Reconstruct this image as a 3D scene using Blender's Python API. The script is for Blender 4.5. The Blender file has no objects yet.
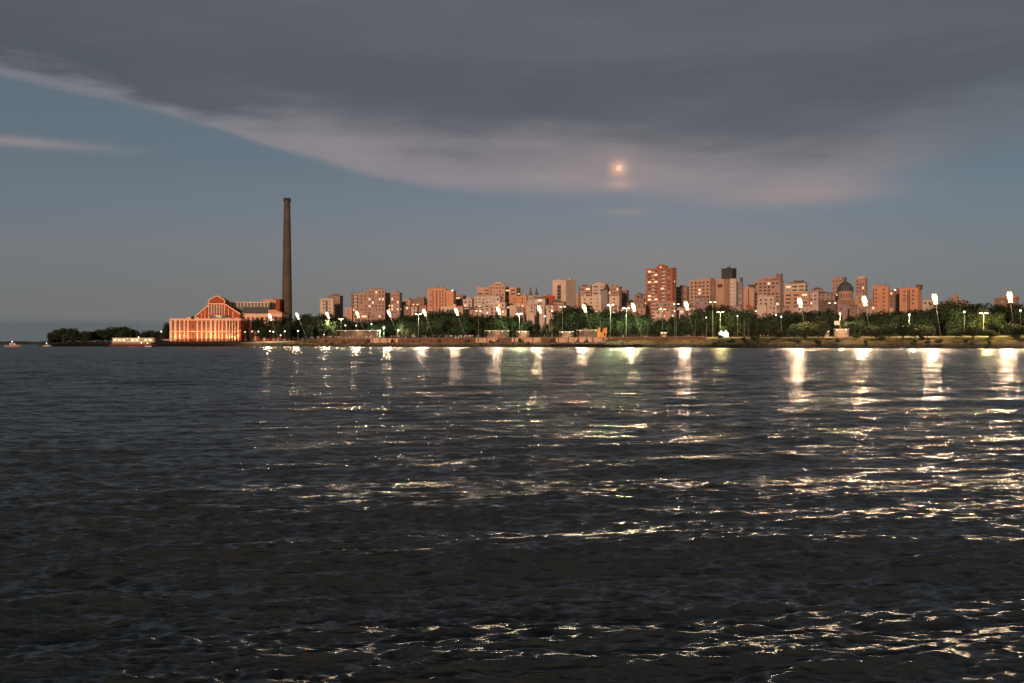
import bpy, bmesh, math, random
import numpy as np
from mathutils import Vector, Matrix, noise as mnoise
R = math.radians
rnd = random.Random(7)
S = bpy.context.scene
C = S.collection

# ------------------------------------------------------------------ camera
F = 996.0                       # focal length in pixels of a 1024 wide frame
HOR = 344.0                     # row of the horizon
CAMZ = 1.8
cam = bpy.data.cameras.new('camera'); cam_o = bpy.data.objects.new('camera', cam); C.objects.link(cam_o)
cam.sensor_width = 36.0; cam.lens = 36.0 * F / 1024.0
cam.clip_start = 0.1; cam.clip_end = 60000
cam_o.location = (0, 0, CAMZ)
cam_o.rotation_euler = (R(90) + math.atan((HOR - 341.5) / F), 0, 0)
S.camera = cam_o
S.view_settings.view_transform = 'Standard'; S.view_settings.look = 'None'
S.view_settings.exposure = 0.0; S.view_settings.gamma = 1.0
S.render.engine = 'CYCLES'
S.cycles.max_bounces = 6; S.cycles.glossy_bounces = 3; S.cycles.diffuse_bounces = 2
S.cycles.sample_clamp_indirect = 2.0
S.cycles.sample_clamp_direct = 0.0
S.cycles.caustics_reflective = False; S.cycles.caustics_refractive = False
S.cycles.use_denoising = True

# ------------------------------------------------------------------ world (evening sky with a deck of cloud)
SUN_EL, SUN_AZ = 7.0, 195.0     # azimuth measured clockwise from +Y: behind the viewer, to the left
W = bpy.data.worlds.new('World'); S.world = W; W.use_nodes = True
nt = W.node_tree; nt.nodes.clear(); N = nt.nodes.new; L = nt.links.new
def mth(op, a, b=None, c=None, clamp=False):
    n = N('ShaderNodeMath'); n.operation = op; n.use_clamp = clamp
    for i, v in enumerate((a, b, c)):
        if v is None: continue
        if isinstance(v, (int, float)): n.inputs[i].default_value = v
        else: L(v, n.inputs[i])
    return n.outputs[0]
def mixc(f, a, b):
    n = N('ShaderNodeMix'); n.data_type = 'RGBA'
    for s, v in ((n.inputs[0], f), (n.inputs[6], a), (n.inputs[7], b)):
        if isinstance(v, (int, float)): s.default_value = v
        elif isinstance(v, tuple): s.default_value = (*v, 1)
        else: L(v, s)
    return n.outputs[2]
def sstep(v, lo, hi):
    n = N('ShaderNodeMapRange'); n.interpolation_type = 'SMOOTHSTEP'
    for i, x in ((0, v), (1, lo), (2, hi)):
        if isinstance(x, (int, float)): n.inputs[i].default_value = x
        else: L(x, n.inputs[i])
    return n.outputs[0]
tc = N('ShaderNodeTexCoord'); sx = N('ShaderNodeSeparateXYZ'); L(tc.outputs['Generated'], sx.inputs[0])
az = mth('ARCTAN2', sx.outputs[0], sx.outputs[1])
el = mth('ARCSINE', sx.outputs[2])
def vec(x, y, z=0.0):
    n = N('ShaderNodeCombineXYZ')
    for i, v in enumerate((x, y, z)):
        if isinstance(v, (int, float)): n.inputs[i].default_value = v
        else: L(v, n.inputs[i])
    return n.outputs[0]
def noise(v, scale, det=4.0, rough=0.55):
    n = N('ShaderNodeTexNoise'); n.inputs['Scale'].default_value = scale; n.inputs['Detail'].default_value = det
    n.inputs['Roughness'].default_value = rough; L(v, n.inputs['Vector']); return n.outputs[0]
# clear air: mauve near the horizon, slate blue above
rp = N('ShaderNodeValToRGB'); L(mth('DIVIDE', el, 0.6, clamp=True), rp.inputs[0])
stops = [(0.0, (.215, .195, .182)), (0.074, (.222, .205, .195)), (0.157, (.226, .226, .238)), (0.216, (.196, .222, .262)), (0.3, (.155, .196, .240)), (0.55, (.110, .145, .185)), (1.0, (.08, .10, .13))]
cr = rp.color_ramp
cr.elements[0].position = 0; cr.elements[0].color = (*stops[0][1], 1)
cr.elements[1].position = 1; cr.elements[1].color = (*stops[-1][1], 1)
for p, c in stops[1:-1]:
    e = cr.elements.new(p); e.color = (*c, 1)
# a little darker and greener to the left
lf = sstep(az, -0.55, 0.35)
clear = mixc(lf, mixc(0.42, rp.outputs[0], (.078, .120, .150)), rp.outputs[0])
clear = mixc(mth('MULTIPLY', sstep(az, .12, .5), .38), clear, (.085, .150, .190))
# lower edge of the cloud deck as a function of azimuth
fc = N('ShaderNodeFloatCurve'); L(mth('DIVIDE', mth('ADD', az, 0.9), 1.8, clamp=True), fc.inputs['Value'])
pts = [(-0.9, .30), (-0.475, .238), (-0.347, .222), (-0.21, .182), (-0.112, .161), (-0.012, .155), (0.10, .150), (0.234, .136), (0.33, .140), (0.375, .155), (0.475, .178), (0.9, .25)]
cu = fc.mapping.curves[0]
def cx(a): return (a + 0.9) / 1.8
cu.points[0].location = (0, pts[0][1]); cu.points[1].location = (1, pts[-1][1])
for a, e in pts[1:-1]: cu.points.new(cx(a), e)
fc.mapping.update()
nz1 = noise(vec(mth('MULTIPLY', az, 1.0), mth('MULTIPLY', el, 3.5)), 3.2, 5.0, .5)
nz2 = noise(vec(mth('MULTIPLY', az, 2.0), mth('MULTIPLY', el, 9.0), 4.0), 4.0, 5.0, .55)
nzc = mth('MULTIPLY', mth('SUBTRACT', nz1, 0.5), 0.030)
d_edge = mth('ADD', mth('SUBTRACT', el, fc.outputs[0]), nzc)
# soft at the middle, crisp at the left
soft = mth('ADD', 0.004, mth('MULTIPLY', sstep(az, -0.3, 0.3), 0.014))
m_cloud = sstep(d_edge, mth('MULTIPLY', soft, -1.0), soft)
# dark core further in
m_core = sstep(mth('ADD', d_edge, mth('MULTIPLY', mth('SUBTRACT', nz2, .5), 0.07)), mth('MULTIPLY', sstep(az, -.35, -.12), .008), mth('ADD', .020, mth('MULTIPLY', sstep(az, -.35, -.12), .058)))
pink = mixc(sstep(az, -0.45, -0.1), (.185, .195, .222), (.296, .258, .274))
pink = mixc(sstep(az, 0.28, 0.45), pink, (.140, .165, .195))
nz3 = noise(vec(mth('MULTIPLY', az, 1.4), mth('MULTIPLY', el, 9.0), 9.0), 2.0, 6.0, .6)
pink = mixc(sstep(nz3, .35, .7), mixc(.35, pink, (.16, .17, .20)), pink)
core = mixc(sstep(nz3, .3, .7), (.092, .101, .122), (.116, .123, .142))
core = mixc(mth('MULTIPLY', sstep(az, -.25, -.5), .5), core, (.062, .075, .088))
core = mixc(mth('MULTIPLY', sstep(el, .26, .36), .5), core, (.130, .132, .140))
cloudc = mixc(m_core, pink, core)
sky = mixc(m_cloud, clear, cloudc)
# thin wisps under the deck, right of the middle and far left
def blob(a0, e0, ra, re, k):
    dx = mth('DIVIDE', mth('SUBTRACT', az, a0), ra); dy = mth('DIVIDE', mth('SUBTRACT', el, e0), re)
    r2 = mth('ADD', mth('MULTIPLY', dx, dx), mth('MULTIPLY', dy, dy))
    return mth('MULTIPLY', mth('EXPONENT', mth('MULTIPLY', r2, -1.0)), k)
wis = mth('ADD', blob(0.285, .144, .07, .009, .9), blob(-0.47, .180, .075, .0045, .7))
wis = mth('ADD', wis, blob(0.115, .131, .025, .004, .5))
wis = mth('MULTIPLY', wis, mth('ADD', .55, nz2), clamp=True)
sky = mixc(wis, sky, (.31, .255, .260))
# low bank of blue grey vapour on the horizon, far left
bank = mth('MULTIPLY', mth('SUBTRACT', 1.0, sstep(mth('ADD', el, mth('MULTIPLY', nz2, .004)), .019, .0275)), mth('SUBTRACT', 1.0, sstep(az, -0.38, -0.26)))
sky = mixc(mth('MULTIPLY', bank, .75), sky, (.095, .118, .130))
# the cloud lit up round the veiled moon
mo_az, mo_el = math.atan((619 - 512) / F), math.atan((344 - 168) / F)
glow = mth('ADD', blob(mo_az, mo_el - .0012, .0078, .0070, .95), blob(mo_az + .001, mo_el - .017, .013, .005, .30))
glow = mth('ADD', glow, blob(mo_az, mo_el, .05, .022, .06))
sky = mixc(glow, sky, (.80, .46, .32))
# Nishita sky adds the afterglow on the sunset side
nis = N('ShaderNodeTexSky'); nis.sky_type = 'NISHITA'; nis.sun_disc = False
nis.sun_elevation = R(SUN_EL); nis.sun_rotation = R(SUN_AZ)
bg1 = N('ShaderNodeBackground'); L(sky, bg1.inputs[0]); bg1.inputs[1].default_value = 0.97
bg2 = N('ShaderNodeBackground'); L(nis.outputs[0], bg2.inputs[0]); bg2.inputs[1].default_value = 0.003
ad = N('ShaderNodeAddShader'); L(bg1.outputs[0], ad.inputs[0]); L(bg2.outputs[0], ad.inputs[1])
wo = N('ShaderNodeOutputWorld'); L(ad.outputs[0], wo.inputs[0])

sl = bpy.data.lights.new('sun', 'SUN'); sun = bpy.data.objects.new('sun', sl); C.objects.link(sun)
sl.energy = 3.0; sl.angle = R(4); sl.color = (1.0, .63, .46)
sd = Vector((math.sin(R(SUN_AZ)) * math.cos(R(SUN_EL)), math.cos(R(SUN_AZ)) * math.cos(R(SUN_EL)), math.sin(R(SUN_EL))))
sun.rotation_euler = (-sd).to_track_quat('-Z', 'Y').to_euler()

# ------------------------------------------------------------------ materials
MATS = {}
def mat(name, col, rough=0.8, var=0.25, scale=0.15, metal=0.0, spec=0.3, col2=None, stretch=(1, 1, 1), emis=None, estr=0, streak=0.0, em_sample=None):
    if name in MATS: return MATS[name]
    m = bpy.data.materials.new(name); m.use_nodes = True; t = m.node_tree
    p = t.nodes['Principled BSDF']
    p.inputs['Roughness'].default_value = rough; p.inputs['Metallic'].default_value = metal
    p.inputs['Specular IOR Level'].default_value = spec
    tcn = t.nodes.new('ShaderNodeTexCoord'); mp = t.nodes.new('ShaderNodeMapping'); mp.inputs['Scale'].default_value = stretch
    t.links.new(tcn.outputs['Object'], mp.inputs['Vector'])
    nz = t.nodes.new('ShaderNodeTexNoise'); nz.inputs['Scale'].default_value = scale; nz.inputs['Detail'].default_value = 5
    t.links.new(mp.outputs[0], nz.inputs['Vector'])
    mx = t.nodes.new('ShaderNodeMix'); mx.data_type = 'RGBA'
    a = tuple(c * (1 - var) for c in col); b = col2 if col2 else tuple(min(1, c * (1 + var)) for c in col)
    mx.inputs[6].default_value = (*a, 1); mx.inputs[7].default_value = (*b, 1)
    mr = t.nodes.new('ShaderNodeMapRange'); mr.inputs[1].default_value = .3; mr.inputs[2].default_value = .7
    t.links.new(nz.outputs[0], mr.inputs[0]); t.links.new(mr.outputs[0], mx.inputs[0])
    out = mx.outputs[2]
    if streak:
        mp2 = t.nodes.new('ShaderNodeMapping'); mp2.inputs['Scale'].default_value = (1, 1, .12)
        t.links.new(tcn.outputs['Object'], mp2.inputs['Vector'])
        n2 = t.nodes.new('ShaderNodeTexNoise'); n2.inputs['Scale'].default_value = .9; n2.inputs['Detail'].default_value = 4
        t.links.new(mp2.outputs[0], n2.inputs['Vector'])
        m2 = t.nodes.new('ShaderNodeMapRange'); m2.inputs[1].default_value = .45; m2.inputs[2].default_value = .75
        m2.inputs[3].default_value = 0; m2.inputs[4].default_value = streak
        t.links.new(n2.outputs[0], m2.inputs[0])
        x2 = t.nodes.new('ShaderNodeMix'); x2.data_type = 'RGBA'
        t.links.new(m2.outputs[0], x2.inputs[0]); t.links.new(out, x2.inputs[6]); x2.inputs[7].default_value = (*(c * .35 for c in col), 1)
        out = x2.outputs[2]
    t.links.new(out, p.inputs['Base Color'])
    if emis:
        p.inputs['Emission Color'].default_value = (*emis, 1); p.inputs['Emission Strength'].default_value = estr
        if em_sample: m.cycles.emission_sampling = em_sample
    MATS[name] = m; return m
GLASS = mat('window_glass', (.075, .055, .048), .6, .3, spec=.2)
CURT = mat('curtained_glass', (.30, .26, .22), .5, .2)
LIT = mat('lit_window', (.5, .4, .3), .5, .1, emis=(1, .62, .32), estr=1.3, em_sample='NONE')
FRAME = mat('window_frame', (.38, .33, .29), .7, .15)
CONC = mat('concrete', (.30, .27, .24), .85, .2, streak=.5)
DARKM = mat('dark_metal', (.05, .05, .052), .5, .2, metal=.3)
POLE = mat('galvanised_pole', (.13, .13, .115), .5, .1, metal=.2)
LENS = mat('lamp_lens', (.8, .8, .8), .4, .05, emis=(1.0, .74, .42), estr=6.0)
LENS2 = mat('lamp_lens_halo', (.8, .8, .8), .4, .05, emis=(1.0, .55, .24), estr=1.15, em_sample='NONE')  # weak orange glow on the end lenses imitates the warm halo round each lamp
GLOBE = mat('lamp_globe', (.8, .8, .8), .4, .05, emis=(1.0, .78, .48), estr=2.6, em_sample='NONE')
GLOBEW = mat('white_lamp_globe', (.8, .8, .8), .4, .05, emis=(.92, 1.0, .86), estr=2.6, em_sample='NONE')

# ------------------------------------------------------------------ mesh helpers
def mesh_obj(name, bm, mats, parent=None, smooth=False):
    me = bpy.data.meshes.new(name); bm.to_mesh(me); bm.free()
    for m in (mats if isinstance(mats, (list, tuple)) else [mats]): me.materials.append(m)
    if smooth:
        for p in me.polygons: p.use_smooth = True
    o = bpy.data.objects.new(name, me); C.objects.link(o)
    if parent: o.parent = parent
    return o
def inst(name, me, parent, loc, rotz=0.0, scale=(1, 1, 1)):
    o = bpy.data.objects.new(name, me); C.objects.link(o); o.parent = parent
    o.location = loc; o.rotation_euler = (0, 0, rotz); o.scale = scale
    return o
def box(bm, x0, x1, y0, y1, z0, z1, mi=0):
    v = [bm.verts.new(p) for p in ((x0, y0, z0), (x1, y0, z0), (x1, y1, z0), (x0, y1, z0), (x0, y0, z1), (x1, y0, z1), (x1, y1, z1), (x0, y1, z1))]
    for f in ((0, 3, 2, 1), (4, 5, 6, 7), (0, 1, 5, 4), (1, 2, 6, 5), (2, 3, 7, 6), (3, 0, 4, 7)):
        bm.faces.new([v[i] for i in f]).material_index = mi
def tube(bm, p0, p1, r0, r1, n=8, mi=0, cap=True):
    p0 = Vector(p0); p1 = Vector(p1); d = (p1 - p0).normalized()
    a = Vector((1, 0, 0)) if abs(d.x) < .8 else Vector((0, 1, 0))
    u = d.cross(a).normalized(); w = d.cross(u)
    A = [bm.verts.new(p0 + (u * math.cos(t) + w * math.sin(t)) * r0) for t in [2 * math.pi * i / n for i in range(n)]]
    B = [bm.verts.new(p1 + (u * math.cos(t) + w * math.sin(t)) * r1) for t in [2 * math.pi * i / n for i in range(n)]]
    for i in range(n): bm.faces.new((A[i], A[(i + 1) % n], B[(i + 1) % n], B[i])).material_index = mi
    if cap:
        bm.faces.new(A[::-1]).material_index = mi; bm.faces.new(B).material_index = mi
def lathe(bm, prof, n=16, mi=0, cx=0, cy=0):
    rings = []
    for r, z in prof:
        rings.append([bm.verts.new((cx + max(r, .001) * math.cos(2 * math.pi * i / n), cy + max(r, .001) * math.sin(2 * math.pi * i / n), z)) for i in range(n)])
    for a, b in zip(rings, rings[1:]):
        for i in range(n): bm.faces.new((a[i], a[(i + 1) % n], b[(i + 1) % n], b[i])).material_index = mi
    bm.faces.new(rings[0][::-1]).material_index = mi; bm.faces.new(rings[-1]).material_index = mi
def prism(bm, prof, y0, y1, mi=0):
    A = [bm.verts.new((x, y0, z)) for x, z in prof]; B = [bm.verts.new((x, y1, z)) for x, z in prof]
    n = len(prof)
    bm.faces.new(A[::-1]).material_index = mi; bm.faces.new(B).material_index = mi
    for i in range(n): bm.faces.new((A[i], B[i], B[(i + 1) % n], A[(i + 1) % n])).material_index = mi
def tag(o, label, cat, group=None, kind=None):
    if label: o['label'] = label
    if cat: o['category'] = cat
    if group: o['group'] = group
    if kind: o['kind'] = kind
    return o
def thing(name, loc, rz, label, cat, group=None):
    o = bpy.data.objects.new(name, None); C.objects.link(o); o.location = loc; o.rotation_euler = (0, 0, rz)
    o.empty_display_size = .5
    return tag(o, label, cat, group)
def copy_tree(o, parent=None):
    c = o.copy(); C.objects.link(c); c.parent = parent
    for ch in list(o.children): copy_tree(ch, c)
    return c

# ------------------------------------------------------------------ the lie of the land
P0 = Vector((-167.0, 685.0)); U = Vector((.787, -.617)); NI = Vector((.617, .787))
def st(s, t): p = P0 + U * s + NI * t; return p.x, p.y
def ts(x, y): d = Vector((x, y)) - P0; return d.dot(U), d.dot(NI)
def zat(py, Y): return CAMZ + (HOR - py) * Y / F
def xat(px, Y): return (px - 512.0) * Y / F
def lin(x, P):
    if x <= P[0][0]: return P[0][1]
    for (a, b), (c, d) in zip(P, P[1:]):
        if x <= c: return b + (d - b) * (x - a) / (c - a)
    return P[-1][1]
COAST = [(-560, 420), (-520, 330), (-400, 130), (-300, -5), (-269, -27), (-229, -42), (-181, -34), (-118, -44), (-53, -35), (0, -20), (50, -14), (900, -14)]
def coast(s): return lin(s, COAST) + .8 * math.sin(s * .31) + .5 * math.sin(s * .83 + 1)
PRO_L = [(0, -.6), (1.5, .35), (6, 1.2), (14, 2.3), (25, 3.6), (60, 3.9), (250, 7), (500, 18), (1500, 30)]
PRO_M = [(0, -.6), (1.0, .9), (2.2, 1.6), (3, 2.1), (13, 2.5), (16.1, 2.7), (16.6, 5.15), (45, 5.4), (120, 7.5), (400, 20), (1500, 34)]
PRO_R = [(0, -.6), (1.0, .5), (3, 1.3), (9, 2.7), (16, 4.1), (30, 5.0), (45, 5.4), (120, 8), (400, 22), (1500, 38)]
def sst(x, a, b):
    k = min(1, max(0, (x - a) / (b - a))); return k * k * (3 - 2 * k)
def hgt_d(s, d):
    a = lin(d, PRO_L); b = lin(d, PRO_M); c = lin(d, PRO_R)
    k1 = sst(s, 10, 50); k2 = sst(s, 262, 285)
    return (a * (1 - k1) + b * k1) * (1 - k2) + c * k2
def hgt(x, y):
    s, t = ts(x, y); return hgt_d(s, t - coast(s))
def Yshore(px, t=0.0):          # depth at which the ray through px meets the line t
    k = (px - 512.0) / F
    return (P0.dot(NI) + t) / (k * NI.x + NI.y)

# water: waves as geometry near the viewer, finer ripples in the material
def make_water():
    rs = np.random.RandomState(3)
    ys = [0.8]
    while ys[-1] < 6000:
        y = ys[-1]
        ys.append(y + max(.012, y * (.0030 if y < 12 else .0030 + (y - 12) * .0012 / 20 if y < 32 else .0042 if y < 150 else .0042 + (y - 150) / 450 * .006 if y < 600 else .0102 + (y - 600) * 2e-5)))
    ys = np.array(ys); nx = 1050
    wdt = .64 * ys + 3.5 + np.clip(ys - 250, 0, None) * .8
    dyy = np.gradient(ys)
    u = np.linspace(-1, 1, nx)
    X = wdt[:, None] * u[None, :]; Y = np.repeat(ys[:, None], nx, 1); Z = np.zeros_like(X)
    DX = np.zeros_like(X); DY = np.zeros_like(X)
    comps = []
    main = R(-77)
    def add(lmin, lmax, n, slope, spread):
        for k in range(n):
            lam = lmin * (lmax / lmin) ** ((k + rs.rand()) / n)
            th = main + rs.randn() * spread
            kk = 2 * math.pi / lam
            comps.append((kk, th, slope / kk / math.sqrt(n) * (0.6 + .8 * rs.rand()), rs.rand() * 6.283, lam))
    add(5.0, 9.0, 5, .040, R(13))
    add(1.9, 3.4, 14, .062, R(15))
    add(.8, 1.8, 24, .072, R(19))
    add(.32, .8, 36, .125, R(23))
    add(.14, .32, 50, .25, R(25))
    add(.07, .14, 50, .32, R(29))
    add(.035, .07, 40, .32, R(33))
    nyq = np.maximum(3.4 * dyy, 4.4 * wdt / nx)
    # gustiness: patches of rougher and calmer water
    gust = .8 + .22 * np.sin(X * .21 + Y * .13 + 1) * np.sin(Y * .17 - X * .05) + .16 * np.sin(X * .55 - Y * .43 + 2) * np.sin(Y * .9 + X * .3)
    far = ys < 420
    for kk, th, amp, ph, lam in comps:
        w = np.clip((lam / nyq - .6) / .8, 0, 1)
        rows = np.where(w > 0)[0]
        if len(rows) == 0: continue
        r1 = rows[-1] + 1
        a = amp * w[:r1, None]
        if lam < 1.0: a = a * gust[:r1]
        phs = kk * (math.cos(th) * X[:r1] + math.sin(th) * Y[:r1]) + ph
        Z[:r1] += a * np.cos(phs)
        sn = np.sin(phs) * a * .75
        DX[:r1] -= sn * math.cos(th); DY[:r1] -= sn * math.sin(th)
    nr = len(ys)
    co = np.stack([X + DX, Y + DY, Z], -1).astype(np.float32).reshape(-1)
    idx = np.arange(nr * nx).reshape(nr, nx)
    q = np.stack([idx[:-1, :-1], idx[:-1, 1:], idx[1:, 1:], idx[1:, :-1]], -1).reshape(-1, 4).astype(np.int32)
    me = bpy.data.meshes.new('river_water')
    me.vertices.add(nr * nx); me.vertices.foreach_set('co', co)
    me.loops.add(len(q) * 4); me.loops.foreach_set('vertex_index', q.reshape(-1))
    me.polygons.add(len(q)); me.polygons.foreach_set('loop_start', np.arange(0, len(q) * 4, 4, dtype=np.int32))
    me.polygons.foreach_set('loop_total', np.full(len(q), 4, dtype=np.int32))
    me.polygons.foreach_set('use_smooth', np.ones(len(q), dtype=bool))
    me.update()
    miss = np.clip(np.log(nyq / .2) / math.log(10), 0, 1)     # how much of the chop is left to the material
    at = me.attributes.new('chop', 'FLOAT', 'POINT'); at.data.foreach_set('value', np.repeat(miss, nx).astype(np.float32))
    o = bpy.data.objects.new('river_water', me); C.objects.link(o)
    m = bpy.data.materials.new('river_water'); m.use_nodes = True; t = m.node_tree; p = t.nodes['Principled BSDF']
    p.inputs['Base Color'].default_value = (.021, .026, .024, 1); p.inputs['IOR'].default_value = 1.333
    p.inputs['Roughness'].default_value = .19
    n = t.nodes.new; l = t.links.new
    geo = n('ShaderNodeNewGeometry'); atn = n('ShaderNodeAttribute'); atn.attribute_name = 'chop'
    def slope(scale, sc, amp, det=2.0, rot=0.0):
        mp = n('ShaderNodeMapping'); mp.inputs['Scale'].default_value = sc; mp.inputs['Rotation'].default_value = (0, 0, rot)
        l(geo.outputs['Position'], mp.inputs['Vector'])
        z = n('ShaderNodeTexNoise'); z.inputs['Scale'].default_value = scale; z.inputs['Detail'].default_value = det
        l(mp.outputs[0], z.inputs['Vector'])
        s1 = n('ShaderNodeVectorMath'); s1.operation = 'SUBTRACT'; l(z.outputs['Color'], s1.inputs[0]); s1.inputs[1].default_value = (.5, .5, .5)
        s2 = n('ShaderNodeVectorMath'); s2.operation = 'MULTIPLY'; l(s1.outputs[0], s2.inputs[0]); s2.inputs[1].default_value = (amp * .9, amp, 0)
        return s2.outputs[0]
    def vadd(a, b):
        x = n('ShaderNodeVectorMath'); x.operation = 'ADD'; l(a, x.inputs[0]); l(b, x.inputs[1]); return x.outputs[0]
    def vscale(a, f):
        x = n('ShaderNodeVectorMath'); x.operation = 'SCALE'; l(a, x.inputs[0])
        if isinstance(f, float): x.inputs['Scale'].default_value = f
        else: l(f, x.inputs['Scale'])
        return x.outputs[0]
    fine = vadd(slope(5.5, (.38, 1.4, 1), 2.4, 4.0, .14), slope(19.0, (.32, 1.3, 1), 2.4, 4.0, -.12))
    mid = slope(1.8, (.5, 1.4, 1), 1.9, 5.0, -.1)
    big = slope(.32, (.4, 1.4, 1), .4, 2.0, .08)
    tot = vadd(fine, vscale(vadd(mid, big), atn.outputs['Fac']))
    nn = n('ShaderNodeVectorMath'); nn.operation = 'NORMALIZE'; l(vadd(geo.outputs['Normal'], tot), nn.inputs[0])
    l(nn.outputs[0], p.inputs['Normal'])
    rr = n('ShaderNodeMapRange'); rr.inputs[3].default_value = .25; rr.inputs[4].default_value = .27; l(atn.outputs['Fac'], rr.inputs[0]); l(rr.outputs[0], p.inputs['Roughness'])
    me.materials.append(m)
    tag(o, 'dark choppy river water with lamp glitter', 'water', kind='structure')
    o['kind'] = 'structure'
make_water()

# ground: one sheet from the water's edge to behind the city
def make_ground():
    ss = list(np.arange(-560, -60, 10.0)) + list(np.arange(-60, 340, 3.0)) + list(np.arange(340, 901, 8.0))
    dd = [-6, 0, .6, 1.2, 1.8, 2.4, 3, 4, 6, 8, 10, 12, 14, 15, 16.1, 16.6, 18, 20, 24, 28, 33, 40, 50, 62, 80, 100, 130, 170, 220, 280, 350, 450, 600, 800, 1100, 1500]
    bm = bmesh.new(); grid = []
    for s in ss:
        tcst = coast(s); row = []
        for d in dd:
            x, y = st(s, tcst + d)
            z = -2.0 if d < 0 else hgt_d(s, d)
            if 0 <= d < 14: z += .22 * mnoise.noise(Vector((x * .5, y * .5, 0))) * (1 if d < 4 else .5)
            row.append(bm.verts.new((x, y, z)))
        grid.append(row)
    for a, b in zip(grid, grid[1:]):
        for i in range(len(dd) - 1): bm.faces.new((a[i], b[i], b[i + 1], a[i + 1]))
    m = bpy.data.materials.new('ground'); m.use_nodes = True; t = m.node_tree; p = t.nodes['Principled BSDF']; p.inputs['Roughness'].default_value = .95
    p.inputs['Specular IOR Level'].default_value = .1
    n = t.nodes.new; l = t.links.new
    tcn = n('ShaderNodeTexCoord'); sp = n('ShaderNodeSeparateXYZ'); l(tcn.outputs['Object'], sp.inputs[0])
    nz = n('ShaderNodeTexNoise'); nz.inputs['Scale'].default_value = .25; nz.inputs['Detail'].default_value = 6; l(tcn.outputs['Object'], nz.inputs['Vector'])
    rp = n('ShaderNodeValToRGB'); l(nz.outputs[0], rp.inputs[0])
    rp.color_ramp.elements[0].position = .35; rp.color_ramp.elements[0].color = (.022, .021, .010, 1)
    rp.color_ramp.elements[1].position = .65; rp.color_ramp.elements[1].color = (.105, .075, .022, 1)
    # wet dark rock along the waterline
    nz2 = n('ShaderNodeTexNoise'); nz2.inputs['Scale'].default_value = .9; l(tcn.outputs['Object'], nz2.inputs['Vector'])
    ad = n('ShaderNodeMath'); ad.operation = 'MULTIPLY_ADD'; l(nz2.outputs[0], ad.inputs[0]); ad.inputs[1].default_value = 1.2; l(sp.outputs[2], ad.inputs[2])
    mr = n('ShaderNodeMapRange'); mr.inputs[1].default_value = 2.1; mr.inputs[2].default_value = 2.9; l(ad.outputs[0], mr.inputs[0])
    mx = n('ShaderNodeMix'); mx.data_type = 'RGBA'; l(mr.outputs[0], mx.inputs[0]); mx.inputs[6].default_value = (.012, .011, .009, 1); l(rp.outputs[0], mx.inputs[7])
    # the built up middle stretch of the bank is dark stone, east of the power station
    dt = n('ShaderNodeVectorMath'); dt.operation = 'DOT_PRODUCT'; l(tcn.outputs['Object'], dt.inputs[0]); dt.inputs[1].default_value = (U.x, U.y, 0)
    s0 = P0.dot(U)
    ma = n('ShaderNodeMapRange'); ma.inputs[1].default_value = s0 + 42; ma.inputs[2].default_value = s0 + 56; l(dt.outputs['Value'], ma.inputs[0])
    mb = n('ShaderNodeMapRange'); mb.inputs[1].default_value = s0 + 262; mb.inputs[2].default_value = s0 + 284; mb.inputs[3].default_value = 1; mb.inputs[4].default_value = 0; l(dt.outputs['Value'], mb.inputs[0])
    mz = n('ShaderNodeMapRange'); mz.inputs[1].default_value = 4.6; mz.inputs[2].default_value = 5.0; mz.inputs[3].default_value = 1; mz.inputs[4].default_value = 0; l(sp.outputs[2], mz.inputs[0])
    q1 = n('ShaderNodeMath'); q1.operation = 'MULTIPLY'; l(ma.outputs[0], q1.inputs[0]); l(mb.outputs[0], q1.inputs[1])
    q2 = n('ShaderNodeMath'); q2.operation = 'MULTIPLY'; l(q1.outputs[0], q2.inputs[0]); l(mz.outputs[0], q2.inputs[1])
    m3 = n('ShaderNodeMix'); m3.data_type = 'RGBA'; l(q2.outputs[0], m3.inputs[0]); l(mx.outputs[2], m3.inputs[6]); m3.inputs[7].default_value = (.035, .027, .018, 1)
    l(m3.outputs[2], p.inputs['Base Color'])
    o = mesh_obj('ground', bm, m, smooth=False); o['kind'] = 'structure'
make_ground()

# paved promenade on top of the bank, 4 mm-class step as a thin slab
def make_prom():
    bm = bmesh.new(); prev = None
    for s in np.arange(-20, 700, 4.0):
        tt = coast(s); a = []
        d0, d1 = (17.0, 26.0) if s < 262 else (24.0, 31.0)
        d0 = d0 + (24 - 17) * sst(s, 255, 285) if s < 285 and s >= 262 else d0
        for d in (d0, d1):
            x, y = st(s, -14 + d if s > 50 else coast(s) + d); a.append((x, y, hgt(x, y)))
        for (x, y, z) in a: pass
        v = [bm.verts.new((a[0][0], a[0][1], a[0][2] + .12)), bm.verts.new((a[1][0], a[1][1], a[1][2] + .12)), bm.verts.new((a[0][0], a[0][1], a[0][2] - .3)), bm.verts.new((a[1][0], a[1][1], a[1][2] - .3))]
        if prev:
            bm.faces.new((prev[0], v[0], v[1], prev[1])); bm.faces.new((prev[2], v[2], v[0], prev[0])); bm.faces.new((prev[1], v[1], v[3], prev[3]))
        prev = v
    o = mesh_obj('promenade_path', bm, mat('promenade_paving', (.26, .21, .16), .85, .2, .4)); o['kind'] = 'structure'
make_prom()

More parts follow.
